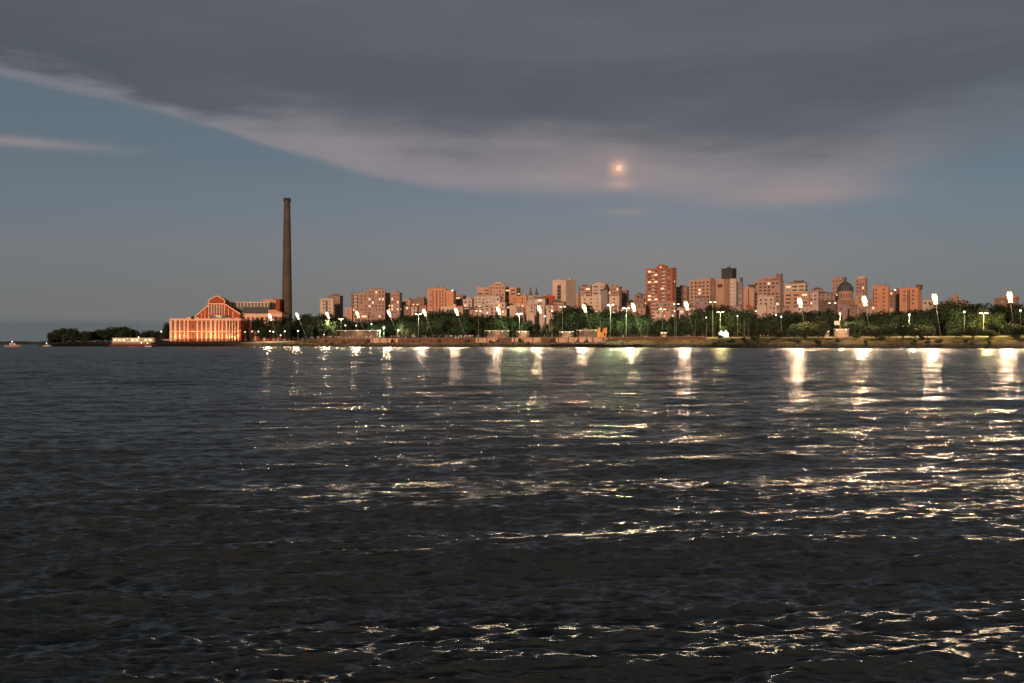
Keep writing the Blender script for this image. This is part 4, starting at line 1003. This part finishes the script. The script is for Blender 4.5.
def small_lamp(px, py, t, kind, label, energy=0, col=(1, .85, .6), gm=None, r=.5, ground=None):
    Y = Yshore(px, t); x = xat(px, Y); g = hgt(x, Y) if ground is None else ground
    hh = max(2.2, zat(py, Y) - g)
    gm = gm or GLOBE
    o = mk_double(hh, gm, 0, col) if kind == 'd' else mk_globe(hh, gm, r)
    o.location = (x, Y, g); tag(o, label, 'street lamp')
    if energy >= 2000:
        ld = bpy.data.lights.new('street_light', 'POINT'); ld.energy = energy; ld.color = col; ld.shadow_soft_size = .3
        lo = bpy.data.objects.new('street_light', ld); C.objects.link(lo); lo.parent = o; lo.location = (0, -3.5 if energy > 2400 else -.6, hh - .9)
        if energy > 2400: ld.energy = energy * (7 if col[2] < .55 else 2); ld.specular_factor = .05
G = (.75, 1.0, .45)
SL = [(418.5, 314.3, 20, 'd', 'double headed lamp just left of the tall lamp by the antenna tower', 2500, None, None, 0),
 (478.5, 311, 20, 'd', 'double headed lamp left of the big stepped orange block', 1500, None, None, 0),
 (519.3, 314, 34, 'd', 'double headed lamp over the brightly lit green tree', 6000, G, None, 0),
 (552, 311, 30, 'g', 'single globe lamp left of the double lamp by the slotted tower', 1500, None, None, .55),
 (562.6, 307, 26, 'd', 'double headed lamp in front of the slotted tower', 1500, None, None, 0),
 (544.7, 316.4, 60, 'g', 'small low globe lamp in the gap of the treetops', 1500, None, None, .6),
 (610.5, 305, 26, 'd', 'double headed lamp in front of the grey turret', 5000, G, None, 0),
 (626.3, 308, 30, 'd', 'double headed lamp left of the flaring lamp by the red tower', 5000, G, None, 0),
 (662.5, 309.5, 24, 'd', 'double headed lamp before the foot of the big red tower', 800, None, None, 0),
 (676.2, 304.2, 40, 'd', 'higher double headed lamp at the right foot of the big red tower', 1500, None, None, 0),
 (674.6, 311, 24, 'g', 'lower globe lamp at the right foot of the big red tower', 800, None, None, .45),
 (712.8, 302.3, 30, 'd', 'double headed lamp below the wide orange slab', 800, None, None, 0),
 (720.2, 312.3, 26, 'd', 'short double headed lamp over the yellow lit treetops', 3500, (1, .8, .3), None, 0),
 (706.3, 317.5, 40, 'g', 'tiny lamp dot left of the yellow lit treetops', 0, None, GLOBEW, .4),
 (737.5, 316.2, 40, 'g', 'tiny lamp dot right of the yellow lit treetops', 0, None, GLOBEW, .4),
 (776, 315, 40, 'g', 'upper one of two small lamps left of the dark clump', 0, None, GLOBEW, .45),
 (781.2, 316.7, 22, 'g', 'lower one of two small lamps left of the dark clump, with a visible pole', 800, None, GLOBEW, .5),
 (840, 313.8, 30, 'g', 'globe lamp above the small white billboard', 2500, (1, .85, .4), None, .6),
 (871, 333, 14, 'g', 'low bright white lamp at the left edge of the dark thicket', 1500, (.9, 1, .9), GLOBEW, .55),
 (909.2, 314.8, 12, 'g', 'globe lamp on a visible pole below the right vivid orange tower', 2500, (1, .85, .5), GLOBEW, .5),
 (964.3, 311.8, 24, 'g', 'globe lamp among the trees under the small orange turret', 800, None, GLOBEW, .5),
 (983.6, 313.3, 26, 'd', 'lamp lighting yellow leaves between the two rightmost tall lamps', 4500, (1, .85, .3), None, 0),
 (1020.5, 310.5, 14, 'g', 'globe lamp at the right picture edge on a pale pole', 1500, None, GLOBEW, .5),
 (933.8, 334, 14, 'g', 'dim low lamp right of the dark thicket', 0, None, GLOBEW, .3),
 (341, 319, 26, 'd', 'lamp just left of the pavilion with the lit roof edge', 2000, (.8, 1, .6), None, 0),
 (345.4, 325.5, 34, 'g', 'white globe lamp, left one of three over the pavilion roof', 800, None, GLOBEW, .55),
 (356.2, 325.5, 34, 'g', 'white globe lamp, middle one of three over the pavilion roof', 800, None, GLOBEW, .5),
 (371.5, 324.2, 34, 'g', 'white globe lamp, right one of three over the pavilion roof', 1200, None, GLOBEW, .6),
 (328.5, 320.8, 34, 'g', 'small yellow lamp in leaves left of the pavilion', 2500, (1, .95, .5), None, .45),
 (384, 327.3, 32, 'g', 'greenish lamp shining in leaves right of the pavilion', 5000, (.6, 1, .5), GLOBEW, .7),
 (398.2, 330.2, 24, 'g', 'low warm globe lamp right of the greenish lamp', 2500, None, None, .6),
 (245, 332, 12, 'g', 'first low globe lamp before the power station hall', 900, (1, .55, .25), None, .5),
 (252.3, 331.5, 12, 'g', 'second low globe lamp before the power station hall', 900, (1, .55, .25), None, .55),
 (258.4, 331.5, 12, 'g', 'third low globe lamp before the power station hall', 900, (1, .55, .25), None, .6),
 (270, 331.2, 12, 'g', 'low globe lamp under the leftmost tall lamp', 900, (1, .6, .3), None, .6),
 (273.3, 331.8, 14, 'g', 'white globe lamp close right of the one under the leftmost tall lamp', 600, None, GLOBEW, .6),
 (280.6, 335.3, 8, 'g', 'very low globe lamp below the chimney', 900, (1, .7, .4), None, .55),
 (284.8, 331.3, 16, 'g', 'white globe lamp straight below the chimney', 800, None, GLOBEW, .65),
 (298, 331.0, 16, 'g', 'white globe lamp below the second tall lamp', 800, None, GLOBEW, .65),
 (324, 334.6, 10, 'g', 'small low lamp above the crowd left of the pavilion', 1200, (1, .6, .3), None, .4)]
for px, py, t, kd, lb, en, col, gm, r in SL:
    small_lamp(px, py, t, kd, lb, en, col or (1, .8, .5), gm, (r or .5) * .8)
for px, p0, p1, t, lb in [(414.5, 323, 336, 8, 'thin pale flagpole left of the double headed lamp by the antenna tower'), (744.2, 319, 336, 6, 'thick pale pole standing right of the yellow lit treetops'), (748.6, 324, 340, 2, 'thin pole just right of the thick pale pole'), (647.8, 322, 336, 8, 'thin pole under the flaring lamp left of the red tower'), (695.2, 321, 340, 2, 'thin pole on the bank below the wide orange slab')]:
    Y = Yshore(px, t); x = xat(px, Y); z = hgt(x, Y); o = thing('flagpole', (x, Y, z), 0, lb, 'pole')
    hh = zat(p0, Y) - z; bm = bmesh.new(); tube(bm, (0, 0, -.2), (0, 0, hh), .16 if p1 == 336 and px > 740 else .1, .07, 8); mesh_obj('shaft', bm, POLE, o)
    bm = bmesh.new(); lathe(bm, [(.02, hh), (.14, hh + .08), (.14, hh + .2), (.02, hh + .3)], 8); mesh_obj('finial', bm, POLE, o)

# ------------------------------------------------------------------ retaining walls, deck and promenade structures
WALLP = mat('wall_plaster', (.62, .40, .26), .85, .2, .3, streak=.4); WALLB = mat('wall_brick', (.17, .085, .045), .9, .3, .5, streak=.4)
def wall(px0, px1, m, label, top=5.25, bot=2.3):
    def sof(px): Y = Yshore(px, 2.0); return ts(xat(px, Y), Y)[0]
    s0, s1 = sof(px0), sof(px1); x, y = st((s0 + s1) / 2, 2.0)
    o = thing('retaining_wall', (x, y, bot), math.atan2(U.y, U.x), label, 'wall')
    L2 = (s1 - s0) / 2 - .05
    bm = bmesh.new(); box(bm, -L2, L2, -.35, .7, -.4, top - bot); mesh_obj('wall_face', bm, m, o)
    bm = bmesh.new(); box(bm, -L2, L2, -.5, .8, top - bot, top - bot + .18); mesh_obj('coping', bm, CONC, o)
    bm = bmesh.new(); k = -L2 + .1
    tube(bm, (-L2, -.1, top - bot + 1.15), (L2, -.1, top - bot + 1.15), .04, .04, 5)
    while k < L2: tube(bm, (k, -.1, top - bot + .18), (k, -.1, top - bot + 1.15), .04, .04, 5); k += 2.0
    mesh_obj('railing', bm, DARKM, o)
    k = -L2 + 2
    while k < L2 - .5:
        bm = bmesh.new(); box(bm, k - .3, k + .3, -.6, -.35, -.4, top - bot - .02); mesh_obj('buttress', bm, WALLB, o); k += 6.5
for a, b, m, lb in [(318, 350, WALLB, 'dim brick retaining wall under the crowd left of the pavilion'), (350, 371, WALLB, 'brown retaining wall straight below the pavilion'), (371, 398, WALLP, 'pale retaining wall below the greenish lamp'), (398, 440, WALLB, 'long brown retaining wall below the flagpole'), (440, 476, WALLB, 'brown retaining wall below the smooth orange tower'),
                    (476, 498, WALLP, 'bright plaster retaining wall below the big stepped block'), (498, 512, WALLB, 'short dark brick retaining wall between two bright plaster ones'), (512, 541, WALLP, 'bright plaster retaining wall below the small kiosk'), (541, 556, WALLB, 'short brown retaining wall left of the piled deck'), (556, 590, WALLP, 'bright plaster retaining wall behind the left half of the deck'), (590.2, 606, WALLP, 'bright plaster retaining wall under the orange steel sculpture'), (606, 655, WALLB, 'long dim brick retaining wall right of the deck'), (655, 705, WALLB, 'last dim brick retaining wall before the open grass bank')]:
    wall(a, b, m, lb)
def deck():
    def sof(px): Y = Yshore(px, -13); return ts(xat(px, Y), Y)[0]
    s0, s1 = sof(548), sof(642); x, y = st((s0 + s1) / 2, -13.0); L2 = (s1 - s0) / 2
    o = thing('river_deck', (x, y, 0), math.atan2(U.y, U.x), 'long timber river deck on dark piles at the water edge', 'deck')
    TIM = mat('deck_timber', (.16, .11, .075), .85, .3, .6)
    bm = bmesh.new(); box(bm, -L2, L2, -3.0, 2.5, 1.75, 2.0); mesh_obj('planking', bm, TIM, o)
    k = -L2 + .5
    while k < L2:
        for yy in (-2.8,):
            bm = bmesh.new(); tube(bm, (k, yy, -1), (k, yy, 2.6), .16, .16, 7); mesh_obj('pile', bm, DARKM, o)
        k += 3.1
deck()
def pavilion(px0, px1, pytop, t, label, roofc, energy=0, hh=3.2, name='pavilion'):
    Ym = Yshore((px0 + px1) / 2, t); xm = xat((px0 + px1) / 2, Ym); w = (px1 - px0) * Ym / F; g = hgt(xm, Ym)
    o = thing(name, (xm, Ym, g), math.atan2(U.y, U.x) * .5, label, name.replace('_', ' '))
    zt = max(2.6, zat(pytop, Ym) - g)
    bm = bmesh.new(); box(bm, -w / 2, w / 2, -2.2, 3.2, zt, zt + .3); mesh_obj('roof', bm, roofc, o)
    n = max(2, int(w / 4) + 1)
    for k in range(n):
        xx = -w / 2 + .3 + (w - .6) * k / (n - 1)
        bm = bmesh.new(); box(bm, xx - .12, xx + .12, -2.0, -1.76, 0, zt); mesh_obj('post', bm, POLE, o)
    bm = bmesh.new(); box(bm, -w / 2 + .4, w / 2 - .4, 1.5, 3.0, 0, zt); mesh_obj('back_wall', bm, DBRN, o)
    bm = bmesh.new(); box(bm, -w / 2 + .8, w / 2 - .8, -.6, .3, 0, 1.1); mesh_obj('counter', bm, BRN, o)
    for s in (-.3, .3):
        bm = bmesh.new(); lathe(bm, [(.05, zt - .5), (.25, zt - .35), (.25, zt - .15), (.05, zt)], 8, 0, s * w, -1); mesh_obj('ceiling_lamp', bm, GLOBE, o)
    if energy:
        ld = bpy.data.lights.new('pavilion_light', 'POINT'); ld.energy = energy; ld.color = (1, .72, .42); ld.shadow_soft_size = .4
        lo = bpy.data.objects.new('pavilion_light', ld); C.objects.link(lo); lo.parent = o; lo.location = (0, -1.2, zt - .6)
WR = mat('white_roof_sheet', (.7, .66, .6), .6, .08)
pavilion(335.5, 381, 330.7, 22, 'long pavilion with a lit pale roof edge left of the greenish lamp', WR, 900)
pavilion(485, 508, 331.0, 20, 'thin white roofed shelter below the big stepped block', WR, 800, name='shelter')
pavilion(517, 529, 331.5, 20, 'small lit kiosk right of the thin white roofed shelter', WR, 1500, name='kiosk')
pavilion(560, 573, 332, 20, 'low lit kiosk left of the pale roofed shelter by the sculpture', WR, 900, name='kiosk')
pavilion(577, 596, 330.4, 20, 'pale roofed shelter just left of the orange sculpture', WR, 300, name='shelter')
pavilion(834, 849, 329.3, 14, 'orange lit kiosk below the small white billboard', PALE, 1800, name='kiosk')
pavilion(824.5, 829.5, 331, 14, 'tiny pale kiosk left of the orange lit kiosk', WR, 700, name='kiosk')
pavilion(661, 667, 333, 16, 'small pale stall below the big red tower', WR, 300, name='stall')
def sculpture():
    Y = Yshore(602, 12); x = xat(602, Y); g = hgt(x, Y)
    o = thing('sculpture', (x, Y, g), .1, 'orange angular steel sculpture by the promenade', 'sculpture')
    m = mat('orange_steel', (.42, .19, .07), .6, .3, .9)
    for i, (pr, y0) in enumerate([([(-2.6, 0), (-1.4, 0), (-.9, 5.2), (-2.3, 5.6)], -.4), ([(-1.2, 0), (1.4, 0), (.9, 2.6), (-.8, 3.1)], .3), ([(.3, 2.7), (2.6, 2.2), (2.8, 5.4), (.6, 5.0)], -.3), ([(1.5, 0), (2.4, 0), (2.2, 2.2), (1.7, 2.2)], -.1)]):
        bm = bmesh.new(); prism(bm, pr[::-1], y0, y0 + .6); mesh_obj('steel_plate', bm, m, o)
    ld = bpy.data.lights.new('sculpture_light', 'POINT'); ld.energy = 700; ld.color = (1, .6, .3); ld.shadow_soft_size = .2
    lo = bpy.data.objects.new('sculpture_light', ld); C.objects.link(lo); lo.parent = o; lo.location = (0, -4, .6)
sculpture()
def tent():
    Y = Yshore(723.5, 16); x = xat(723.5, Y); g = hgt(x, Y)
    o = thing('tent', (x, Y, g), 0, 'brightly lit white double peaked tent among the dark trees', 'tent')
    m = mat('glowing_tent_canvas', (.8, .8, .78), .7, .05, emis=(.9, 1, .92), estr=.7, em_sample='NONE')  # canvas glows by itself to imitate light inside the tent
    zt = zat(330, Y) - g
    bm = bmesh.new()
    for cx_ in (-1.1, 1.2):
        a = [bm.verts.new(p) for p in ((cx_ - 1.2, -1.2, zt - 1.6), (cx_ + 1.2, -1.2, zt - 1.6), (cx_ + 1.2, 1.2, zt - 1.6), (cx_ - 1.2, 1.2, zt - 1.6))]; tp = bm.verts.new((cx_, 0, zt))
        for i in range(4): bm.faces.new((a[i], a[(i + 1) % 4], tp))
    mesh_obj('canopy', bm, m, o)
    bm = bmesh.new(); box(bm, -2.2, 2.3, .9, 1.0, .1, zt - 1.6); box(bm, 1.3, 2.3, -1.2, -1.1, .1, zt - 1.6); mesh_obj('side_panel', bm, m, o)
    for xx in (-2.25, 0.05, 2.35):
        bm = bmesh.new(); tube(bm, (xx, -1.2, 0), (xx, -1.2, zt - 1.6), .06, .06, 6); mesh_obj('post', bm, POLE, o)
tent()
def billboard():
    Y = Yshore(837, 15); x = xat(837, Y); g = hgt(x, Y); o = thing('billboard', (x, Y, g), -.1, 'small blank white billboard on two posts in the trees', 'billboard')
    z1, z0 = zat(321, Y) - g, zat(325, Y) - g; w = 2.6 * Y / F
    bm = bmesh.new(); box(bm, -w, w, -.1, .1, z0, z1); mesh_obj('panel', bm, mat('billboard_face', (.75, .70, .6), .6, .08), o)
    for s in (-.6, .6):
        bm = bmesh.new(); tube(bm, (s * w, .2, 0), (s * w, .2, z1 - .3), .12, .12, 6); mesh_obj('post', bm, POLE, o)
billboard()

# ------------------------------------------------------------------ people
def body_mesh(pose, mats):
    sk = {'stand': [((0, 0, .95), .15, -1), ((0, .01, 1.25), .15, 0), ((0, 0, 1.45), .12, 1), ((0, -.01, 1.54), .06, 2), ((0, -.02, 1.64), .10, 3), ((0, -.02, 1.73), .07, 4),
                    ((.10, 0, .88), .10, 0), ((.12, -.02, .48), .065, 6), ((.12, 0, .08), .045, 7), ((.12, -.12, .04), .04, 8), ((-.10, 0, .88), .10, 0), ((-.12, 0, .48), .065, 10), ((-.12, .02, .08), .045, 11), ((-.12, -.10, .04), .04, 12),
                    ((.20, 0, 1.42), .06, 2), ((.25, .02, 1.12), .045, 14), ((.25, -.06, .85), .035, 15), ((-.20, 0, 1.42), .06, 2), ((-.25, .02, 1.12), .045, 17), ((-.24, -.08, .86), .035, 18)]}
    s = [list(q) for q in sk['stand']]
    if pose == 'walk':
        for i, (dx, dy) in {7: (0, -.16), 8: (0, -.28), 9: (0, -.28), 11: (0, .06), 12: (0, .30), 13: (0, .26), 15: (0, .12), 16: (0, .16), 18: (0, -.14), 19: (0, -.22)}.items():
            p = s[i][0]; s[i][0] = (p[0] + dx, p[1] + dy, p[2] + (.04 if i in (12, 13) else 0))
    if pose == 'phone':
        s[15][0] = (.26, -.06, 1.16); s[16][0] = (.14, -.26, 1.36)
    me = bpy.data.meshes.new('person'); me.from_pydata([q[0] for q in s], [(q[2], i) for i, q in enumerate(s) if q[2] >= 0], [])
    o = bpy.data.objects.new('tmp', me); C.objects.link(o)
    md = o.modifiers.new('s', 'SKIN'); me.skin_vertices[0].data[0].use_root = True
    for i, q in enumerate(s): me.skin_vertices[0].data[i].radius = (q[1], q[1] * .85)
    sb = o.modifiers.new('b', 'SUBSURF'); sb.levels = 1; sb.render_levels = 1
    dg = bpy.context.evaluated_depsgraph_get(); r = bpy.data.meshes.new_from_object(o.evaluated_get(dg)); r.name = 'person'
    bpy.data.objects.remove(o)
    r.materials.clear()
    for m in mats: r.materials.append(m)
    for p in r.polygons:
        z = p.center.z; x = abs(p.center.x); p.use_smooth = True
        p.material_index = 3 if z > 1.68 else 2 if (z > 1.50 or (x > .2 and z < .95)) else 1 if z > .95 else 0
    return r
SKIN = mat('skin', (.42, .25, .17), .6, .1); HAIR = mat('hair', (.04, .03, .025), .8)
cl = {'red': (.45, .05, .03), 'white': (.7, .66, .6), 'black': (.03, .03, .035), 'blue': (.06, .09, .2), 'orange': (.6, .25, .07)}
PM = {}
for i, (c1, c2) in enumerate([('red', 'black'), ('white', 'blue'), ('black', 'blue'), ('orange', 'black'), ('blue', 'white'), ('white', 'black')]):
    PM[i] = (body_mesh(('stand', 'walk', 'phone')[i % 3], [mat('cloth_' + c2, cl[c2]), mat('cloth_' + c1, cl[c1]), SKIN, HAIR]), c1, c2)
pose_w = {0: 'standing', 1: 'walking', 2: 'hand raised'}
def put_person(px, t, extra_):
    i = rnd.randrange(6); me, c1, c2 = PM[i]
    Y = Yshore(px, t); x = xat(px, Y)
    z = hgt(x, Y)
    if 17 < t + 14 < 26: z += .12
    o = bpy.data.objects.new('person', me); C.objects.link(o); o.location = (x, Y, z); o.rotation_euler = (0, 0, rnd.uniform(0, 6.28)); o.scale = (1, 1, rnd.uniform(.94, 1.04))
    tag(o, '%s person, %s top, %s trousers, %s' % (pose_w[i % 3], c1, c2, extra_), 'person', 'people out on the riverside promenade')
for k in range(46): put_person(rnd.uniform(300, 372), rnd.choice((4, 5, 6, 7, 8, 9)), 'in the crowd left of the pavilion')
for k in range(40): put_person(rnd.uniform(445, 480), rnd.choice((4, 5, 6, 7, 8)), 'in the crowd below the smooth orange tower')
for k in range(22): put_person(rnd.uniform(372, 445), rnd.uniform(4, 10), 'on the upper walk below the antenna tower')
for k in range(26): put_person(rnd.uniform(480, 620), rnd.uniform(-9, 1), 'on the quay before the plaster walls')
for k in range(12): put_person(rnd.uniform(620, 705), rnd.uniform(4, 10), 'on the upper walk below the big red tower')
for k in range(12): put_person(rnd.uniform(760, 800), rnd.uniform(3, 12), 'on the grass bank left of the dark clump')
for k in range(8): put_person(rnd.uniform(836, 935), rnd.uniform(6, 14), 'near the kiosk on the grassy right bank')
for k in range(34): put_person(rnd.uniform(240, 300), rnd.uniform(2, 12), 'on the forecourt by the power station')

# ------------------------------------------------------------------ boats
def hull_mesh(bm, L_, B_, H_, mi=0, draft=.4):
    n = 14; rows = []
    for i in range(n + 1):
        u = i / n; b = B_ / 2 * (1 - max(0, (u - .55) / .45) ** 2.2) * (1 if u > .05 else .88); sh = H_ * (1 + .28 * u * u)
        x = -L_ / 2 + L_ * u
        rows.append([bm.verts.new((x - (.0 if u < 1 else 0), -b, sh)), bm.verts.new((x - .04 * L_ * u, -b * .75, 0)), bm.verts.new((x - .07 * L_ * u, 0, -draft)), bm.verts.new((x - .04 * L_ * u, b * .75, 0)), bm.verts.new((x, b, sh))])
    for a, b in zip(rows, rows[1:]):
        for j in range(4): bm.faces.new((a[j], a[j + 1], b[j + 1], b[j])).material_index = mi
        bm.faces.new((a[4], a[0], b[0], b[4])).material_index = mi
    bm.faces.new(rows[0][::-1]).material_index = mi; bm.faces.new(rows[-1]).material_index = mi
WHP = mat('white_boat_paint', (.55, .52, .48), .4, .05); REDP = mat('red_hull_paint', (.13, .035, .025), .6, .2)
def ship():
    Y = 712; px0, px1 = 114, 154.5; w = (px1 - px0) * Y / F
    o = thing('passenger_boat', (xat(134, Y), Y, 0), R(6), 'long lit passenger boat with a pale upper deck moored by the wooded point', 'boat')
    bm = bmesh.new(); hull_mesh(bm, w * 1.12, 6.5, 1.5); mesh_obj('hull', bm, REDP, o)
    bm = bmesh.new(); box(bm, -w / 2, w / 2 - 2, -2.8, 2.8, 1.55, 3.1); mesh_obj('lower_cabin', bm, mat('boat_cabin_brown', (.22, .12, .08), .6), o)
    bm = bmesh.new(); box(bm, -w / 2, w / 2, -3.1, 3.1, 3.1, 3.4); mesh_obj('deck', bm, WHP, o)
    bm = bmesh.new(); box(bm, -w / 2 + .4, w / 2 - .6, -2.6, 2.6, 3.4, 5.9); uc = mesh_obj('upper_cabin', bm, mat('cabin_cream_glow', (.48, .38, .26), .6, .08, emis=(1, .66, .30), estr=.12, em_sample='NONE'), o)  # cream upper cabin wall has a faint glow added to imitate lamplight
    bm = bmesh.new(); box(bm, -w / 2, w / 2, -3.2, 3.2, 5.9, 6.15); mesh_obj('roof', bm, WHP, o)
    n = 9
    for k in range(n):
        x = -w / 2 + 2 + (w - 4.6) * k / (n - 1)
        inst('window', window_mesh('lit' if k not in (3, 6) else 'curtain', 1.9, 1.3), uc, (x, -2.62, 4.7))
        inst('window', window_mesh('dark', 1.4, .8), o, (x, -2.82, 2.3))
    bm = bmesh.new(); tube(bm, (2, 0, 6), (2, 0, zat(322.5, Y)), .09, .05, 6); tube(bm, (1.2, 0, 9), (2.8, 0, 9), .05, .05, 5); mesh_obj('mast', bm, DARKM, o)
    bm = bmesh.new(); lathe(bm, [(.05, 6.2), (.4, 6.4), (.4, 6.9), (.05, 7.1)], 8, 0, 3.4, -1); mesh_obj('deck_lamp', bm, GLOBE, o)
    for k in range(4):
        bm = bmesh.new(); bmesh.ops.create_uvsphere(bm, u_segments=8, v_segments=6, radius=.22, matrix=Matrix.Translation((-w / 2 + 3 + k * (w - 6) / 3, -3.0, 5.6))); mesh_obj('cabin_lamp', bm, GLOBE, o)
    ld = bpy.data.lights.new('deck_light', 'POINT'); ld.energy = 400; ld.color = (1, .72, .40); ld.shadow_soft_size = .3
    lo = bpy.data.objects.new('deck_light', ld); C.objects.link(lo); lo.parent = o; lo.location = (0, -7, 6)
ship()
def boat(px, Y, L_, label, rz, hullm, lamp=False, cabin=True):
    o = thing('motorboat', (xat(px, Y), Y, 0), rz, label, 'boat')
    bm = bmesh.new(); hull_mesh(bm, L_, L_ * .3, L_ * .12, draft=.3); mesh_obj('hull', bm, hullm, o)
    if cabin:
        bm = bmesh.new(); z = L_ * .12; prism(bm, [(-L_ * .2, z), (L_ * .22, z), (L_ * .12, z + L_ * .13), (-L_ * .18, z + L_ * .14)], -L_ * .1, L_ * .1); mesh_obj('cabin', bm, WHP, o)
        bm = bmesh.new(); box(bm, -L_ * .15, L_ * .12, -L_ * .104, -L_ * .1, z + L_ * .04, z + L_ * .1); mesh_obj('window', bm, GLASS, o)
    bm = bmesh.new(); z = L_ * .26; tube(bm, (-L_ * .05, 0, L_ * .1), (-L_ * .05, 0, z + .8), .05, .04, 6); mesh_obj('mast', bm, DARKM, o)
    if lamp:
        bm = bmesh.new(); bmesh.ops.create_uvsphere(bm, u_segments=8, v_segments=6, radius=.36, matrix=Matrix.Translation((-L_ * .05, -.2, z + .9))); mesh_obj('deck_lamp', bm, GLOBE, o)
boat(13, 600, 9.0, 'white and pink motorboat on open water at the left picture edge', R(4), mat('pink_white_hull', (.34, .22, .20), .4, .08), True)
boat(47, 760, 6, 'tiny white boat just left of the wooded point', R(20), WHP, True)
boat(142, 640, 6.5, 'left of two small boats with bright lamps below the passenger boat', R(8), REDP, True, False)
boat(148, 640, 5.0, 'right of two small boats with bright lamps below the passenger boat', R(-10), WHP, True, False)
def boom():
    Y = 715; x0, x1 = xat(156, Y), xat(171, Y); o = thing('gangway', ((x0 + x1) / 2, Y + 8, 0), 0, 'pale lit gangway between passenger boat and power station', 'gangway')
    w = (x1 - x0) / 2; bm = bmesh.new(); box(bm, -w, w, -.8, .8, 4.6, 5.0); mesh_obj('walkway', bm, WHP, o)
    for k in range(4):
        x = -w + .3 + k * (2 * w - .6) / 3; bm = bmesh.new(); tube(bm, (x, 0, -1), (x, 0, 4.6), .15, .15, 6); mesh_obj('support_post', bm, DARKM, o)
    bm = bmesh.new(); tube(bm, (-w, -.75, 6), (w, -.75, 6), .05, .05, 5)
    for k in range(7): tube(bm, (-w + .1 + k * (2 * w - .2) / 6, -.75, 5), (-w + .1 + k * (2 * w - .2) / 6, -.75, 6), .04, .04, 5)
    mesh_obj('railing', bm, POLE, o)
boom()
small_lamp(161.3, 331.5, -14, 'g', 'small white lamp on the point left of the power station', 0, (1, .8, .5), GLOBEW, .5)
